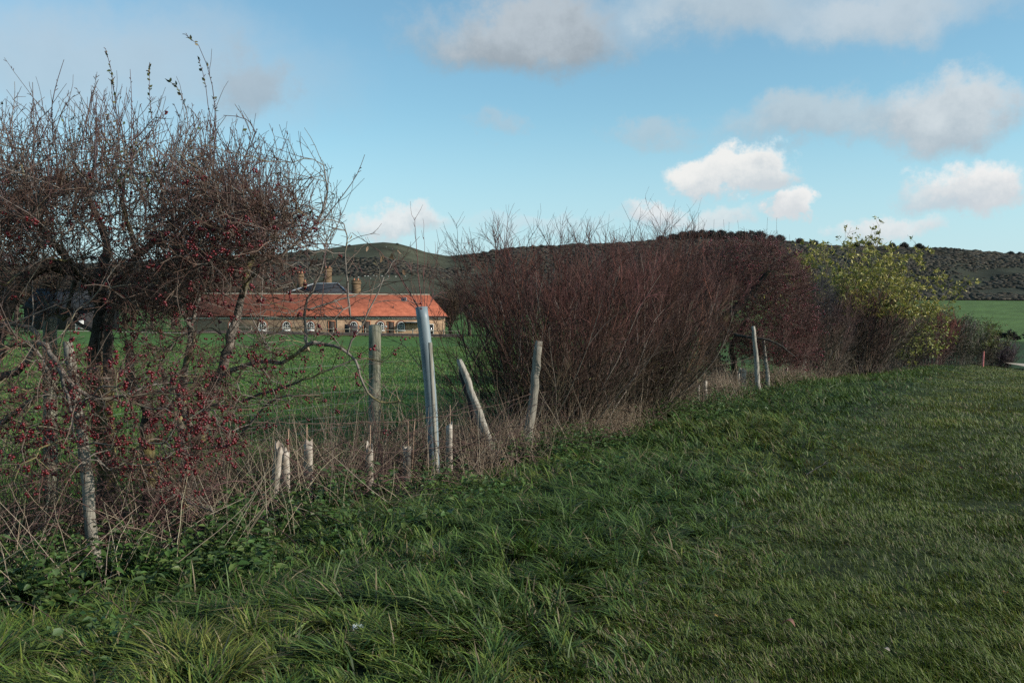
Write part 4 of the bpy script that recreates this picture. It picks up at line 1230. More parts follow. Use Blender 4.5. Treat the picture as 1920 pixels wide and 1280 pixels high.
VERGE = np.array([2.25, 1.85, .95]) * np.array([(.026, .052, .020), (.034, .066, .024), (.030, .062, .030), (.044, .076, .026), (.050, .080, .027), (.060, .078, .032)])
MOWN = np.array([2.95, 2.25, 1.0]) * np.array([(.024, .042, .015), (.030, .054, .018), (.036, .062, .020), (.044, .066, .022), (.058, .064, .028)])
PAST = np.array([2.3, 1.75, 1.15]) * np.array([(.030, .074, .020), (.036, .086, .022), (.042, .094, .024)])
g = Geo()
def zverge(x, d, sd): return (.15 + .85 * sstep(sd + .9 * (fbm(x * 1.3, d * 1.3, 33, 2) - .5), .0, .8)) * sstep(sd, -.3, .1) * (1 - sstep(sd, 3.2, 5.0)) * (1 - .55 * (np.exp(-(((x - 3.05) / .4) ** 2 + ((d - 10.3) / .25) ** 2))))
def hverge(x, y, sd, r, n): return r.uniform(.08, .23, n) * (.5 + .5 * sstep(sd + .12 * (y - 6), .2, 1.8)) * (.5 + 1.0 * fbm(x * .8, y * .8, 35, 2)) * (1 - .55 * sstep(sd, 2.6, 4.6))
def wv(y, r, n): return r.uniform(.0024, .0058, n) * (1 + .05 * np.maximum(y - 5, 0))
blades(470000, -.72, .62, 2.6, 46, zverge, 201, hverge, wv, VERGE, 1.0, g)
tag(g.build("verge_grass", M['grass']), "long tufted green grass on the bank beside the hedge", "grass", kind="stuff")
g = Geo()
def zmown(x, d, sd): return sstep(sd, 3.2, 4.9) * (1 - .65 * sstep(fbm(x * .9, d * .9, 37, 4), .53, .68))
def hmown(x, y, sd, r, n): return r.uniform(.04, .10, n) * (.55 + .9 * fbm(x * .9, y * .9, 39, 2))
def wm(y, r, n): return r.uniform(.0014, .0028, n) * (1 + .09 * np.maximum(y - 4, 0))
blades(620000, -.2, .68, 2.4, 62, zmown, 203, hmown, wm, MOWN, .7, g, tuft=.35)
tag(g.build("mown_grass", M['grass']), "short trodden grass of the field edge path on the right", "grass", kind="stuff")
g = Geo()
def zpast(x, d, sd): return 1 - sstep(sd, -2.4, -1.5)
def hp(x, y, sd, r, n): return r.uniform(.04, .09, n)
def wp(y, r, n): return r.uniform(.003, .005, n) * (1 + .08 * np.maximum(y - 8, 0))
blades(210000, -.62, .05, 7.5, 70, zpast, 205, hp, wp, PAST, .5, g, tuft=.3)
tag(g.build("pasture_grass", M['grass']), "bright green pasture grass between the hedge and the long building", "grass", kind="stuff")

GUARDS = [((px - 960) / F * d, d) for px, d in ((172, 6.55), (195, 8.2), (355, 8.0), (284, 8.4), (508, 8.5), (533, 8.7), (577, 9.0), (692, 9.8), (766, 10.4), (842, 11.2), (1322, 20.5), (1393, 24.5), (1420, 23.5), (1440, 24.2))]


def clear_of_guards(x, d, keep=.10):
    k = np.ones(len(x), bool)
    for gx, gd in GUARDS:
        fr = (d < gd + .05) & (d > gd - 2.4) & (abs(x - gx * d / gd) < .15 * max(1, gd / 12))
        k &= ~(fr & (rng.random(len(x)) > keep))
    return k


# ------------------------------------------------------------------ dry stalks and brambles in the hedge bottom
g = Geo()
n = 5200
d = np.exp(rng.uniform(math.log(5.2), math.log(48), n)); sd = rng.normal(-.45, .55, n)
x = hedge_x(d) + sd
k = (abs(x / d) < .75) & (sd < .75) & (sd > -1.9) & (rng.random(n) < .25 + 1.2 * fbm(x * .9, d * .9, 111, 2) * (1 + .4 * (d > 9))) & (rng.random(n) < .3 + .7 * sstep(d, 7.5, 10)) & clear_of_guards(x, d)
x, d = x[k], d[k]; n = len(x)
st = np.stack([x, d, gz(x, d)], -1)
dr = np.stack([rng.normal(size=n) * .38, rng.normal(size=n) * .38, np.ones(n)], -1)
S = grow(st, dr, rng.uniform(.25, 1.0, n) * (.8 + .4 * rng.random(n)), 6, .10, -.03)
cc = np.array([[.36, .28, .20], [.26, .19, .135], [.42, .35, .26], [.20, .14, .10], [.15, .105, .08]])[rng.integers(0, 5, n)]
g.tubes(S, taper(rng.uniform(.0018, .0036, n) * (1 + .03 * d), .0012, 6, n), 3, cc * rng.uniform(.6, 1.15, (n, 1)))
# fine dead grass blades
n = 34000
d = np.exp(rng.uniform(math.log(5.2), math.log(60), n)); sd = rng.normal(-.15, .5, n); x = hedge_x(d) + sd
k = (abs(x / d) < .75) & (sd > -1.7) & (sd < .9) & (rng.random(n) < .15 + 1.5 * (fbm(x * .7, d * .7, 113, 2) - .25)) & (rng.random(n) < .12 + .88 * sstep(d, 7.5, 12)) & clear_of_guards(x, d)
x, d = x[k], d[k]; n = len(x)
S = grow(np.stack([x, d, gz(x, d)], -1), np.stack([rng.normal(-.25, .5, n), rng.normal(size=n) * .5, np.ones(n)], -1), rng.uniform(.2, .65, n), 5, .16, -.10)
cc = np.array([[.38, .29, .21], [.29, .215, .15], [.22, .16, .11]])[rng.integers(0, 3, n)]
g.tubes(S, taper(rng.uniform(.0015, .0028, n) * (1 + .06 * d), .0008, 5, n), 3, cc * rng.uniform(.6, 1.15, (n, 1)))
# pale dead stems leaning over the nettles, lower left
n = 170
d = rng.uniform(5.0, 8.6, n); x = hedge_x(d) + rng.uniform(-.3, 1.0, n)
S = grow(np.stack([x, d, gz(x, d)], -1), np.stack([rng.normal(size=n) * .7, rng.normal(size=n) * .6, np.ones(n)], -1), rng.uniform(.3, .95, n), 7, .08, -.05)
S[..., 2] = np.maximum(S[..., 2], gz(S[..., 0], S[..., 1]) + .02)
g.tubes(S, taper(rng.uniform(.0022, .0045, n), .0015, 7, n), 4, jit((.34, .27, .19), n, .35))
# dark dead twigs behind the left hedge foot
n = 2600
d = np.exp(rng.uniform(math.log(5.6), math.log(12), n)); x = hedge_x(d) + rng.uniform(-2.3, -.2, n)
k = clear_of_guards(x, d, .4); x, d = x[k], d[k]; n = len(x)
S = grow(np.stack([x, d, gz(x, d)], -1), np.stack([rng.normal(size=n) * .55, rng.normal(size=n) * .55, np.ones(n)], -1), rng.uniform(.2, .75, n), 6, .16, -.03)
g.tubes(S, taper(rng.uniform(.002, .004, n), .0012, 6, n), 3, jit((.065, .048, .036), n, .5))
# arching bramble stems
n = 850
d = np.exp(rng.uniform(math.log(5.4), math.log(18), n)); x = hedge_x(d) + rng.normal(-.35, .45, n)
S = grow(np.stack([x, d, gz(x, d)], -1), np.stack([rng.normal(size=n) * .7, rng.normal(size=n) * .7, np.ones(n)], -1), rng.uniform(.6, 1.7, n), 10, .10, -.17)
S[..., 2] = np.maximum(S[..., 2], gz(S[..., 0], S[..., 1]) + .01)
g.tubes(S, taper(.0042, .0016, 10, n), 4, jit((.13, .075, .065), n, .45))
tag(g.build("dry_stalks", M['straw']), "straw coloured dead stalks and bramble stems tangled along the hedge bottom", "dead stalks", kind="stuff")

# ------------------------------------------------------------------ nettles and bramble leaves
g = Geo()
n = 5200
d = np.exp(rng.uniform(math.log(4.6), math.log(26), n)); sd = rng.normal(.35, .6, n); x = hedge_x(d) + sd
pn = fbm(x * 1.1, d * 1.1, 121, 2)
k = (abs(x / d) < .75) & (pn > .53) & (sd < 1.9) & (sd > -1.0) & clear_of_guards(x, d); x, d = x[k], d[k]
ex = [(340, 1100), (365, 1085), (400, 1095), (320, 1110), (480, 1080), (455, 1060), (230, 1080), (260, 1070), (205, 1085), (170, 1250), (190, 1260), (220, 1245), (520, 1000), (500, 970), (560, 980), (470, 1010), (600, 985), (1120, 905), (1090, 900), (1300, 800), (1330, 795), (1560, 760), (1100, 890), (1010, 880), (380, 1120), (350, 1070), (500, 1050), (540, 960), (580, 1000), (620, 960), (440, 1090), (290, 1095), (840, 985), (760, 1010), (250, 1120), (1140, 870), (1420, 770), (1500, 745), (100, 1150), (60, 1130), (230, 1140)]
for (a_, b_) in ex:
    dd_ = 1.6 * F / (b_ - 600) + rng.normal(size=11) * .15; xx_ = (a_ - 960) / F * dd_ + rng.normal(size=11) * .15
    x = np.concatenate([x, xx_]); d = np.concatenate([d, dd_])
n = len(x); h = rng.uniform(.10, .38, n) * np.where(x - hedge_x(d) > 1.0, .6, 1)
S = grow(np.stack([x, d, gz(x, d)], -1), np.stack([rng.normal(size=n) * .3, rng.normal(size=n) * .3, np.ones(n)], -1), h, 6, .08)
g.tubes(S, taper(.0026, .0014, 6, n), 3, jit((.07, .085, .035), n))
for lev in range(2, 6):
    for s_ in range(3):
        a_ = rng.uniform(0, 2 * pi, n); dv = np.stack([np.cos(a_), np.sin(a_), rng.uniform(-.35, .45, n)], -1)
        L_ = rng.uniform(.04, .095, n) * (1.1 - .1 * lev) * np.where(rng.random(n) < .15, 1.4, 1)
        g.leaves(S[:, lev], dv, rng.normal(size=(n, 3)) * .35 + np.array([0, 0, 1]), L_, L_ * rng.uniform(.45, .7, n),
                 np.array([[.06, .12, .028], [.08, .145, .036], [.11, .155, .04], [.085, .13, .05]])[rng.integers(0, 4, n)] * rng.uniform(.7, 1.25, (n, 1)), .3, .25)
tag(g.build("nettle_patch", M['leaf']), "low green nettles and bramble leaves crowding the hedge foot", "nettles", kind="stuff")

# ------------------------------------------------------------------ small things in the grass
def ground_at(px, py):
    d_ = 1.6 * F / (py - 600)
    for _ in range(6): d_ = (1.6 - float(gz((px - 960) / F * d_, d_))) * F / (py - 600)
    x_ = (px - 960) / F * d_
    return np.array([x_, d_, float(gz(x_, d_))])


q = ground_at(671, 1215)
root = empty("wild_flower", q); tag(root, "single white flower head standing in the long grass near the bottom", "flower")
top = P(671, 1172, q[1])
g = Geo(); g.tubes(catmull(np.array([q, (q + top) / 2 + [.01, 0, 0], top]), .04)[None], .0022, 4, (.05, .08, .03)); g.build("stem", M['leaf'], root, q)
g = Geo(); n = 90; a_ = rng.uniform(0, 2 * pi, n); rr = .022 * np.sqrt(rng.random(n)); c_ = top + np.stack([np.cos(a_) * rr, np.sin(a_) * rr, rng.normal(size=n) * .004 - rr * .3], -1)
g.leaves(c_, np.stack([np.cos(a_), np.sin(a_), .3 + 0 * a_], -1), np.tile([0, -.3, 1.], (n, 1)), .007, .006, (.75, .75, .7)); g.build("flower_head", M['petal'], root, q)


def fallen(px, py, size, c, label):
    q = ground_at(px, py); q[2] += .055; n = 7
    g = Geo()
    th = np.linspace(0, 1, n)
    mid = np.stack([size * (th - .5), .25 * size * np.sin(th * 3), .28 * size * np.sin(th * pi)], -1)
    wd = size * .34 * np.sin(np.clip(th * .95 + .05, 0, 1) * pi) ** .7
    Vl = mid + np.stack([0 * th, wd, .35 * wd], -1); Vr = mid + np.stack([0 * th, -wd, .5 * wd], -1)
    rz = rng.uniform(0, 6.28); Rm = np.array([[math.cos(rz), -math.sin(rz), 0], [math.sin(rz), math.cos(rz), 0], [0, 0, 1]])
    V = np.concatenate([mid, Vl, Vr]) @ Rm.T + q; i_ = np.arange(n - 1)
    g.add(V, np.concatenate([np.stack([i_, i_ + 1, i_ + n + 1, i_ + n], -1), np.stack([i_ + 1, i_, i_ + 2 * n, i_ + 2 * n + 1], -1)]), None, c)
    return tag(g.build("fallen_leaf", M['leaf'], None, q), label, "leaf")


fallen(1481, 1196, .075, (.30, .15, .10), "pinkish brown curled leaf lying on the short grass at the lower right")
fallen(1343, 1178, .03, (.33, .2, .05), "tiny yellow leaf on the grass left of the curled brown leaf")
fallen(1668, 1243, .035, (.4, .33, .26), "small pale leaf on the dark grass near the bottom right")
fallen(1806, 888, .06, (.22, .08, .04), "rusty leaf on the mown grass at the right")
fallen(1893, 1133, .04, (.28, .15, .04), "ochre leaf on the grass at the right edge")
q = ground_at(1513, 902)
g = Geo(); s_ = grow((q + [0, -.02, .02])[None], np.array([[.8, .3, .35]]), .28, 7, .15); g.tubes(s_, taper(.007, .003, 7, 1), 5, (.12, .10, .085))
pp, tq, _, _ = sample_on(s_, 3, .3, .9); g.tubes(grow(pp, side(tq, .8), .1, 4, .1), taper(.003, .0015, 4, 3), 3, (.12, .1, .085))
tag(g.build("fallen_twig", M['twig'], None, q), "short bare twig sticking out of the dark scrape in the bank", "twig")
q = P(1843, 681, 56.5); q[2] = float(gz(q[0], q[1])); t_ = P(1844.5, 659, 56.5)
g = Geo(); w = np.linspace(0, 1, 8)[:, None]; pp = np.concatenate([q * (1 - w) + t_ * w, [t_ + [0, 0, .015]]])
g.tubes(pp[None], np.concatenate([np.full(8, .045), [.03]])[None], 10, cap=True)
tag(g.build("marker_post", M['red'], None, q), "thin faded red marker post at the far end of the hedge", "marker post")

# ------------------------------------------------------------------ long stable block
def frame_pts(px, d): return np.array([(px - 960) / F * d, d])


Lp, Rp = frame_pts(350, 121.0), frame_pts(834.5, 127.5)
ax = Rp - Lp; LEN = float(np.linalg.norm(ax)); yaw = math.atan2(ax[1], ax[0]); ax /= LEN
EAVE, RIDGE, DEP, BOT = 2.12, 4.92, 8.0, -.9
stable = empty("stable_block", (Lp[0], Lp[1], 0)); stable.rotation_euler = (0, 0, yaw)
tag(stable, "long low brick stable block with a bright orange tiled roof across the pasture", "building")


def bx(px):
    """distance along the stable front seen at photo column px"""
    u = (px - 960) / F
    # point Lp + s*ax with x/y = u
    return (u * Lp[1] - Lp[0]) / (ax[0] - u * ax[1])


def sz(py, s): return CAMZ + (600 - py) / F * (Lp[1] + ax[1] * s)


g = Geo(); g.box((LEN / 2, DEP / 2, (EAVE + BOT) / 2), (LEN, DEP, EAVE - BOT)); g.build("wall", M['brick'], stable)
ov = .35
g = Geo()
V = [(-ov, -ov, EAVE), (LEN + ov, -ov, EAVE), (LEN + ov, DEP + ov, EAVE), (-ov, DEP + ov, EAVE), (1.6, DEP / 2, RIDGE), (LEN - 1.5, DEP / 2, RIDGE)]
V += [(v[0], v[1], v[2] - .14) for v in V[:4]]
g.add(V, [[0, 1, 5, 4], [2, 3, 4, 5], [6, 7, 1, 0], [7, 8, 2, 1], [8, 9, 3, 2], [9, 6, 0, 3], [9, 8, 7, 6]], [[1, 2, 5], [3, 0, 4]])
roof = g.build("roof", M['tile'], stable)
g = Geo(); g.tubes(np.array([[(1.6, DEP / 2, RIDGE + .02), (LEN - 1.5, DEP / 2, RIDGE + .02)]]), .09, 8, cap=True); g.build("ridge", M['stake'], roof)
g = Geo(); g.box((LEN / 2, -.012, EAVE - .27), (LEN, .1, .16)); g.build("cornice", M['white'], stable)
g = Geo(); g.box((LEN / 2, -ov - .06, EAVE - .05), (LEN + .6, .11, .1)); g.build("gutter", M['dark'], stable)
slope = math.atan2(RIDGE - EAVE, DEP / 2 + ov)


def on_roof(s, z): return np.array([s, -ov + (z - EAVE) / math.tan(slope), z])


s0 = bx(762.5); c_ = on_roof(s0, sz(569, s0) + .55)
g = Geo(); g.box((0, 0, 0), (.62, .9, .12)); sk_o = g.build("skylight", M['lead'], roof); sk_o.location = tuple(c_); sk_o.rotation_euler = (slope, 0, 0)
g = Geo(); g.box((0, 0, .075), (.48, .74, .04)); g.build("pane", M['glass'], sk_o)
for px in (641, 739):
    s0 = bx(px); c_ = on_roof(s0, sz(585, s0) + .5); g = Geo(); g.tubes(np.array([[c_, c_ + [0, 0, .32]]]), .06, 8, cap=True); g.build("vent_pipe", M['dark'], roof)


def arch(w, h, n=14):
    r = w / 2; a_ = np.linspace(0, pi, n)
    return np.concatenate([[[r, 0]], np.stack([r * np.cos(a_), h - r + r * np.sin(a_)], -1), [[-r, 0]]])


def strip(g, outer, inner, x0, y, z0, th):
    n = len(outer); V = []
    for yy in (y, y + th):
        for q in (outer, inner): V += [(x0 + p[0], yy, z0 + p[1]) for p in q]
    i = np.arange(n - 1); a_, b_, c_, d_ = i, i + n, i + 2 * n, i + 3 * n
    g.add(V, np.concatenate([np.stack([a_, a_ + 1, b_ + 1, b_], -1), np.stack([c_, d_, d_ + 1, c_ + 1], -1), np.stack([a_, c_, c_ + 1, a_ + 1], -1), np.stack([b_, b_ + 1, d_ + 1, d_], -1)]))


for px in (437, 492, 537, 582, 663, 713, 752):
    s0 = bx(px); z0 = sz(619, s0); w, h = .95, 1.1
    g = Geo(); strip(g, arch(w + .36, h + .18), arch(w, h), s0, -.03, z0, .03); win = g.build("window", M['brickred'], stable)
    g = Geo(); strip(g, arch(w, h), arch(w - .2, h - .1), s0, -.06, z0, .05)
    g.box((s0, -.045, z0 + .05), (w - .18, .05, .1))
    for xx in (-.14, .14): g.box((s0 + xx, -.04, z0 + .45), (.05, .035, .72))
    for zz in (.32, .6): g.box((s0, -.036, z0 + zz), (w - .2, .03, .05))
    g.build("frame", M['white'], win)
    g = Geo(); q = arch(w - .2, h - .1); g.add([(s0 + p[0], -.012, z0 + p[1]) for p in q] + [(s0, -.012, z0 + h * .4)], None, [[i, i + 1, len(q)] for i in range(len(q) - 1)] + [[len(q) - 1, 0, len(q)]])
    g.build("pane", M['glass'], win)
    g = Geo(); g.box((s0, -.07, z0 - .05), (w + .2, .14, .1)); g.build("sill", M['white'], win)
for px, w, py0, py1 in ((622, 13, 602, 624), (687.5, 14, 602, 626), (733, 13, 603, 627)):
    s0 = bx(px); wm_ = w / F * 125; z0, z1 = sz(py1, s0) - .3, sz(py0, s0)
    g = Geo(); g.box((s0, -.02, (z0 + z1) / 2), (wm_ * .8, .04, z1 - z0 - .1)); dr_ = g.build("door", M['door'], stable)
    g = Geo()
    for xx in (-1, 1): g.box((s0 + xx * wm_ * .46, -.035, (z0 + z1) / 2), (wm_ * .1, .07, z1 - z0))
    g.box((s0, -.036, z1 + .02), (wm_ * 1.04, .075, .12)); g.build("frame", M['pot'], dr_)
for px in (676, 724):
    s0 = bx(px); g = Geo(); g.box((s0, -.02, sz(612, s0)), (.32, .03, .2)); g.build("sign_plate", M['white'], stable)
s0 = bx(632); g = Geo(); g.tubes(np.array([[(s0, -.07, EAVE - .1), (s0, -.07, BOT + .5)]]), .05, 6); g.build("drainpipe", M['stake'], stable)
s0 = bx(778); g = Geo(); g.box((s0 + .2, -.55, sz(604, s0)), (3.2, 1.1, .1)); g.build("canopy", M['lead'], stable)
s0 = bx(806); z0, z1 = sz(632, s0), sz(607, s0)
g = Geo()
for xx in (-.42, .42): g.box((s0 + xx, -.05, (z0 + z1) / 2), (.1, .08, z1 - z0))
for zz in (z0 + .06, (z0 + z1) / 2, z1 - .05): g.box((s0, -.046, zz), (.76, .07, .1))
gd = g.build("glazed_door", M['white'], stable)
g = Geo(); g.box((s0, -.015, (z0 + z1) / 2), (.78, .02, z1 - z0 - .1)); g.build("pane", M['glass'], gd)

# dark hay cart in front of the wall
s0 = bx(656.5); cpos = np.array([Lp[0], Lp[1]]) + ax * s0 + np.array([ax[1], -ax[0]]) * 2.2
zc = float(gz(cpos[0], cpos[1])); co = np.array([cpos[0], cpos[1], zc])
root = empty("farm_trailer", co); root.rotation_euler = (0, 0, yaw); tag(root, "dark box trailer parked before the brick wall with a sloping top", "trailer")
g = Geo(); V = [(-.75, -.5, .35), (.75, -.5, .35), (.75, .5, .35), (-.75, .5, .35), (-.75, -.5, 1.45), (.75, -.5, 1.25), (.75, .5, 1.25), (-.75, .5, 1.45)]
g.add(V, [[0, 3, 2, 1], [4, 5, 6, 7], [0, 1, 5, 4], [1, 2, 6, 5], [2, 3, 7, 6], [3, 0, 4, 7]]); g.build("body", M['dark'], root)
for yy in (-.56, .56):
    g = Geo(); g.tubes(np.array([[(0, yy - .08, .3), (0, yy - .06, .3), (0, yy + .06, .3), (0, yy + .08, .3)]]), np.array([[.2, .3, .3, .2]]), 16, cap=True); g.build("wheel", M['dark'], root)

# paddock fence before the stable
po = np.array([Lp[0], Lp[1]]) + np.array([ax[1], -ax[0]]) * 5.5
root = empty("paddock_fence", (po[0], po[1], 0)); root.rotation_euler = (0, 0, yaw); tag(root, "low dark timber rail fence along the pasture in front of the brick building", "fence")
def pz(s, off=-5.5):
    q = np.array([Lp[0], Lp[1]]) + ax * s + np.array([ax[1], -ax[0]]) * -off
    return float(gz(q[0], q[1]))
sp = np.arange(6, 33.5, 1.9)
for s0 in sp:
    g = Geo(); z = pz(s0); g.box((s0, 0, z + .5), (.13, .13, 1.1)); g.build("post", M['stake'], root)
for h in (.42, .85):
    g = Geo(); q = np.array([[s0, -.08, pz(s0) + h] for s0 in sp]); g.tubes(q[None], .045, 4); g.build("rail", M['stake'], root)
g = Geo(); q = np.array([(x, -.4, pz(x) + .12) for x in np.linspace(0, 33, 30)])
V = np.concatenate([q, q + [0, .2, .32], q + [0, 1.0, .3]]); n = len(q); i = np.arange(n - 1)
g.add(V, np.concatenate([np.stack([i, i + 1, i + 1 + n, i + n], -1), np.stack([i + n, i + 1 + n, i + 1 + 2 * n, i + 2 * n], -1)])); g.build("kerb_board", M['door'], root)

# slate roofed house with tall chimneys behind
hd = 150.0
hc_ = P(604, 551, hd); ho = np.array([hc_[0], hd, 0.0])
house = empty("farmhouse", ho); tag(house, "grey slate hip roofed farmhouse with tall brick chimneys behind the orange roof", "house")
def hx(px, d=hd): return (px - 960) / F * d - ho[0]
def hz_(py, d=hd): return CAMZ + (600 - py) / F * d
ez = hz_(553)
g = Geo(); g.box((hx(594), 5, ez / 2 - .5), (hx(656) - hx(532), 10, ez + 1)); g.build("wall", M['brick'], house)
g = Geo(); x0, x1 = hx(528), hx(657); rz_ = hz_(531)
V = [(x0, -.4, ez), (x1, -.4, ez), (x1, 10.4, ez), (x0, 10.4, ez), (hx(578), 4, rz_), (hx(625), 4, rz_ + .1)]
g.add(V, [[0, 1, 5, 4], [2, 3, 4, 5], [3, 2, 1, 0]], [[1, 2, 5], [3, 0, 4]]); hr = g.build("roof", M['slate'], house)
g = Geo()
g.tubes(np.array([[(hx(625), 3.95, rz_ + .16), (x1, -.4, ez + .06)]]), .10, 6); g.build("hip_flashing", M['lead'], hr)
g = Geo(); g.tubes(np.array([[(hx(578), 3.95, rz_ + .06), (x0, -.4, ez + .06)]]), .10, 6); g.build("hip_flashing", M['lead'], hr)
g = Geo(); g.tubes(np.array([[(hx(578), 3.95, rz_ + .06), (hx(625), 3.95, rz_ + .16)]]), .10, 6); g.build("ridge", M['lead'], hr)
for px, w, top, bot, yy in ((564, 11, 514, 552, 5), (572, 6, 530, 552, 2.5), (614.5, 14, 504, 545, 5), (668, 15, 527, 556, 6)):
    d_ = hd + yy; xx = hx(px, d_); wm_ = w / F * d_; zt, zb = hz_(top, d_), hz_(bot, d_) - 1
    g = Geo(); g.box((xx, yy, (zt + zb) / 2), (wm_, wm_ * .8, zt - zb), rz=.35); g.box((xx, yy, zt - .35), (wm_ * 1.13, wm_ * .93, .22), rz=.35); g.box((xx, yy, zt + .06), (wm_ * 1.08, wm_ * .88, .14), rz=.35)
    ch = g.build("chimney", M['chimney'], hr)
    for k_ in ((-.25, .25) if w > 10 else (0,)):
        g = Geo(); g.tubes(np.array([[(xx + k_ * wm_, yy, zt + .12), (xx + k_ * wm_, yy, zt + .25), (xx + k_ * wm_, yy, zt + .42)]]), np.array([[.17, .14, .12]]), 10, cap=True); g.build("chimney_pot", M['pot'], ch)

# dark barn and white board, far left
bo = P(112, 597, 132.0); bo[2] = float(gz(bo[0], bo[1]))
barn = empty("barn", bo); tag(barn, "black timber barn with a slate roof seen through the hawthorn at the left", "barn")
g = Geo(); g.box((0, 4, 1.3), (9.5, 8, 3.0)); g.build("wall", M['dark'], barn)
g = Geo(); V = [(-5, -.4, 2.8), (5, -.4, 2.8), (5, 8.4, 2.8), (-5, 8.4, 2.8), (-5, 4, 5.6), (5, 4, 5.6)]
g.add(V, [[0, 1, 5, 4], [2, 3, 4, 5], [3, 2, 1, 0]], [[1, 2, 5], [3, 0, 4]]); g.build("roof", M['slate'], barn)
g = Geo(); g.box((1.2, -.03, 1.1), (2.6, .06, 2.4)); g.build("door", M['door'], barn)
wo = P(149.5, 597, 122.0); wo[2] = float(gz(wo[0], wo[1]))
board = empty("white_board", wo); tag(board, "small plain white board beside the black barn at the left", "board")
g = Geo(); g.box((0, 0, .75), (.95, .05, 1.05)); g.build("panel", M['white'], board)
g = Geo(); g.box((-.52, 0, .75), (.07, .07, 1.7)); g.build("post", M['white'], board)
g = Geo(); xx = np.linspace(-66, -37, 30); yy = 116 + 0 * xx; i = np.arange(29)
V = np.concatenate([np.stack([xx, yy, gz(xx, yy) + .03], -1), np.stack([xx, yy + 3.2, gz(xx, yy + 3.2) + .03], -1)])
g.add(V, np.stack([i, i + 1, i + 31, i + 30], -1)); tag(g.build("road", M['pathm']), kind="structure")

# ------------------------------------------------------------------ trees in the distance
def bare_tree(name, h, spread, col_, dens=1.0, thin=.028):
    root = empty(name, (0, 0, 0))
    tr = grow(np.zeros((1, 3)), np.array([[0.03, 0, 1]]), h * .45, 6, .05)
    g = Geo(); g.tubes(tr, taper(h * .030, h * .020, 6, 1), 7, jit(col_, 1, .1))
    p_, t_, _, _ = sample_on(tr, 16, .3, 1.0)
    a_ = rng.uniform(0, 2 * pi, 16)
    L1 = grow(p_, np.stack([np.cos(a_) * spread, np.sin(a_) * spread, rng.uniform(.5, 1.3, 16)], -1), h * rng.uniform(.3, .52, 16), 7, .12, .03)
    g.tubes(L1, taper(h * .012, h * .003, 7, 16), 5, jit(col_, 16)); g.build("trunk", M['bark'], root)
    g = Geo(); p_, t_, _, _ = sample_on(L1, int(11 * dens), .2, 1.0)
    L2 = grow(p_, side(t_, rng.uniform(.4, .9, len(p_))), h * rng.uniform(.1, .22, len(p_)), 5, .13, .04); g.tubes(L2, taper(thin * 1.3, thin * .7, 5, len(L2)), 3, jit(col_, len(L2), .35))
    p_, t_, _, _ = sample_on(L2, int(9 * dens), .15, 1.0)
    L3 = grow(p_, side(t_, rng.uniform(.4, 1.0, len(p_))), h * rng.uniform(.04, .11, len(p_)), 4, .13, .02); g.tubes(L3, taper(thin * .8, thin * .4, 4, len(L3)), 3, jit(col_, len(L3), .4))
    g.build("crown", M['twig'], root)
    return root


protos = [bare_tree("bare_tree", 10, .9, (.075, .055, .042), 1.25), bare_tree("bare_tree", 9, 1.2, (.055, .046, .036), 1.3), bare_tree("bare_tree", 10, .7, (.095, .066, .045), 1.25)]
spots = [(-60, 128, 1.25), (5, 140, 1.3), (60, 150, 1.25), (125, 155, 1.3), (185, 138, 1.15), (235, 146, 1.2), (285, 134, .95), (325, 146, 1.15), (-110, 150, 1.4), (30, 165, 1.5), (160, 170, 1.4), (250, 168, 1.3), (370, 150, 1.1), (415, 152, 1.05), (455, 146, .95), (495, 150, .98), (530, 160, .9),
         (845, 138, .85), (880, 142, .95), (915, 136, .85), (955, 145, .9), (1000, 140, .85), (845, 150, .8), (940, 155, 1.0), (1040, 150, .9), (1090, 145, .85)]
used = [False] * 3
WHERE = lambda px: "behind the black barn at the left" if px < 340 else ("behind the orange roof, left of the chimneys" if px < 600 else "right of the orange roofed building, behind the dogwood")
for j, (px, d_, s_) in enumerate(spots):
    x = (px - 960) / F * d_; loc = (x, d_, float(gz(x, d_)) - .2); k = j % 3
    if not used[k]: o = protos[k]; used[k] = True; o.location = loc; o.scale = (s_, s_, s_); o.rotation_euler = (0, 0, rng.uniform(0, 6))
    else: o = copy_tree(protos[k], loc, rng.uniform(0, 6), s_)
    tag(o, ["tall brown bare tree ", "spreading dark bare tree ", "slim reddish brown bare tree "][k] + WHERE(px), "tree", "bare trees " + WHERE(px))


def round_tree(name, col_, seed):
    r = np.random.default_rng(seed); root = empty(name, (0, 0, 0))
    g = Geo(); g.tubes(np.array([[(0, 0, -1), (0, 0, 3), (.3, 0, 6)]]), np.array([[.5, .4, .3]]), 6, (.04, .035, .03)); g.build("trunk", M['scrub'], root)
    n = 80; a_ = r.uniform(0, 2 * pi, n); e_ = r.uniform(-.25, 1, n) * pi / 2; rr = 4.6 * r.uniform(.35, 1, n) ** .5
    c = np.stack([np.cos(a_) * np.cos(e_) * rr * 1.4, np.sin(a_) * np.cos(e_) * rr, 3.0 + np.sin(e_) * rr * .95], -1)
    g = Geo(); g.blobs(c, r.uniform(.9, 2.0, n), rough_ico(ICO1, .8, seed), np.asarray(col_) * r.uniform(.6, 1.3, (n, 1)))
    c2 = np.stack([np.cos(a_) * np.cos(e_) * 5.2 * 1.25, np.sin(a_) * np.cos(e_) * 5.2, 3.0 + np.sin(e_) * 5.0], -1)
    c2 = np.repeat(c2 * [1.15, 1, .97], 16, 0) + r.normal(size=(n * 16, 3)) * .8; m_ = len(c2)
    g.leaves(c2, r.normal(size=(m_, 3)), r.normal(size=(m_, 3)), .8, .6, np.asarray(col_) * r.uniform(.6, 1.4, (m_, 1))); g.build("crown", M['scrub'], root)
    return root


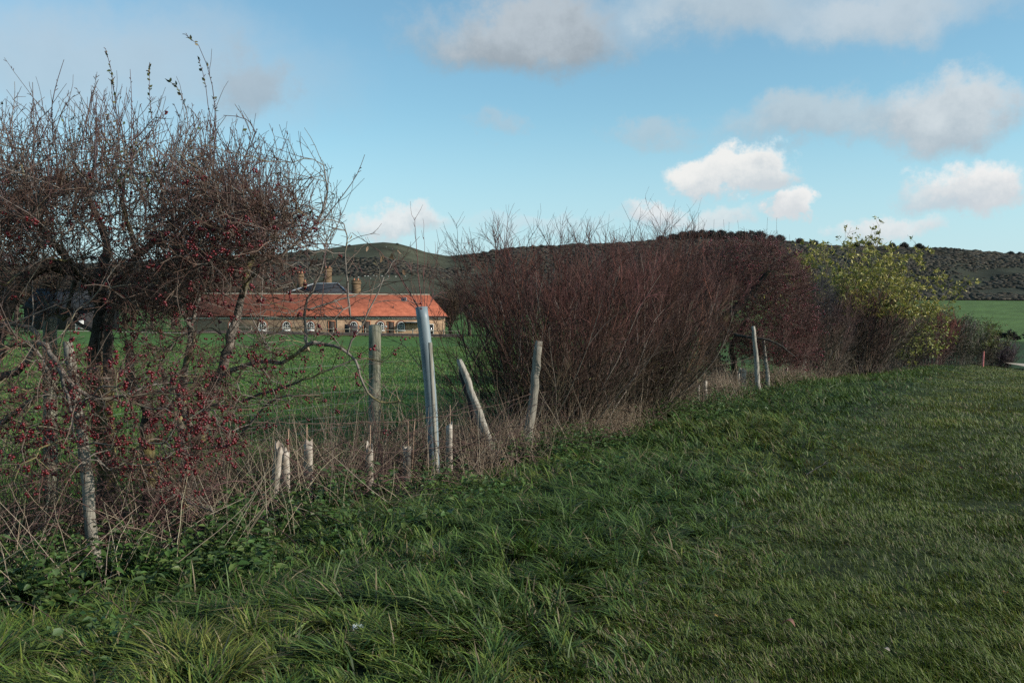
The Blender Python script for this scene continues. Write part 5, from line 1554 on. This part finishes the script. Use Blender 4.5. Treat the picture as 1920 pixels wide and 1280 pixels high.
rp_ = [round_tree("ridge_tree", (.050, .048, .045), 5), round_tree("ridge_tree", (.056, .052, .044), 6), round_tree("ridge_tree", (.046, .047, .044), 7)]
u_ = [False] * 3
SCR = lambda px: 1.45 if 1200 < px < 1540 else 1.0
for j, (px, s_) in enumerate([(1262, .9), (1280, 1.1), (1297, 1.2), (1316, 1.3), (1334, 1.25), (1352, 1.3), (1370, 1.1), (1390, 1.25), (1408, 1.3), (1424, 1.35), (1446, .9), (1462, 1.0), (1240, .8), (1500, .8), (1525, .75), (1605, 1.0), (1630, 1.1), (1673, 1.0), (1695, 1.15), (1723, 1.05), (565, .6), (655, .35), (745, .3), (1895, .7), (1912, .7)]):
    q = hill_pt(px, .975, False); k = j % 3
    if not u_[k]: o = rp_[k]; u_[k] = True; o.location = tuple(q); o.scale = (s_ * SCR(px), s_ * SCR(px), s_ * (.25 + .7 * SCR(px)))
    else: o = copy_tree(rp_[k], q, rng.uniform(0, 6), (s_ * SCR(px), s_ * SCR(px), s_ * (.25 + .7 * SCR(px))))
    wh = "in the clump along the crest above the red hedge" if px < 1540 and px > 1200 else ("on the skyline just right of the yellow elder" if 1540 < px < 1800 else ("on the small round hill" if px < 800 else "on the skyline at the right edge"))
    tag(o, "dark rounded winter tree " + wh, "tree", "trees " + wh)

hp_ = bare_tree("hedgerow_tree", 4.2, 1.2, (.030, .028, .024), 1.4, .05)
for j, (px, s_) in enumerate([(1888, 1.15), (1870, .95), (1905, .8), (1928, .9), (1856, .7)]):
    x = (px - 960) / F * 296; loc = (x, 296, float(gz(x, 296)) - .2)
    if j == 0: o = hp_; o.location = loc; o.scale = (s_,) * 3
    else: o = copy_tree(hp_, loc, j * 1.3, s_)
    tag(o, ["largest dark small tree below the bright far field", "dark small tree touching the yellow green shrub below the far field", "slim dark small tree right of the largest one below the far field", "dark small tree at the very right edge below the far field", "low dark tree half hidden by the yellow green shrub"][j], "tree", "small trees edging the far field")

# sheep on the hill pasture
sheep0 = empty("sheep", (0, 0, 0))
g = Geo(); Vb, Tb = rough_ico(ICO2, .12, 3); g.add(Vb * [.62, .32, .34] + [0, 0, .62], None, Tb, (.62, .6, .54)); g.add(ICO1[0] * [.17, .1, .12] + [.72, 0, .8], None, ICO1[1], (.5, .47, .42))
for sx_ in (-.35, .35):
    for sy_ in (-.15, .15): g.tubes(np.array([[(sx_, sy_, .45), (sx_, sy_, .2), (sx_, sy_, 0)]]), .05, 5, (.3, .28, .25))
g.build("body", M['straw'], sheep0)
for j, (px, t) in enumerate([(672, .36), (684, .38), (690, .37), (701, .375), (706, .36), (716, .35), (728, .34), (742, .345), (695, .31), (760, .36), (705, .86), (724, .9), (735, .87)]):
    q = hill_pt(px, t)
    if j == 0: o = sheep0; o.location = tuple(q); o.scale = (1.3,) * 3
    else: o = copy_tree(sheep0, q, rng.uniform(0, 6), 1.3)
    tag(o, "tiny white sheep grazing on the open slope of the round hill", "sheep", "sheep on the hill")

# ------------------------------------------------------------------ render settings
scene.view_settings.view_transform = 'Standard'
scene.view_settings.look = 'None'
scene.view_settings.exposure = 0
scene.view_settings.gamma = 1
scene.render.engine = 'CYCLES'
cy = scene.cycles
cy.max_bounces = 4; cy.diffuse_bounces = 1; cy.glossy_bounces = 2; cy.transmission_bounces = 3; cy.transparent_max_bounces = 4
cy.use_denoising = False
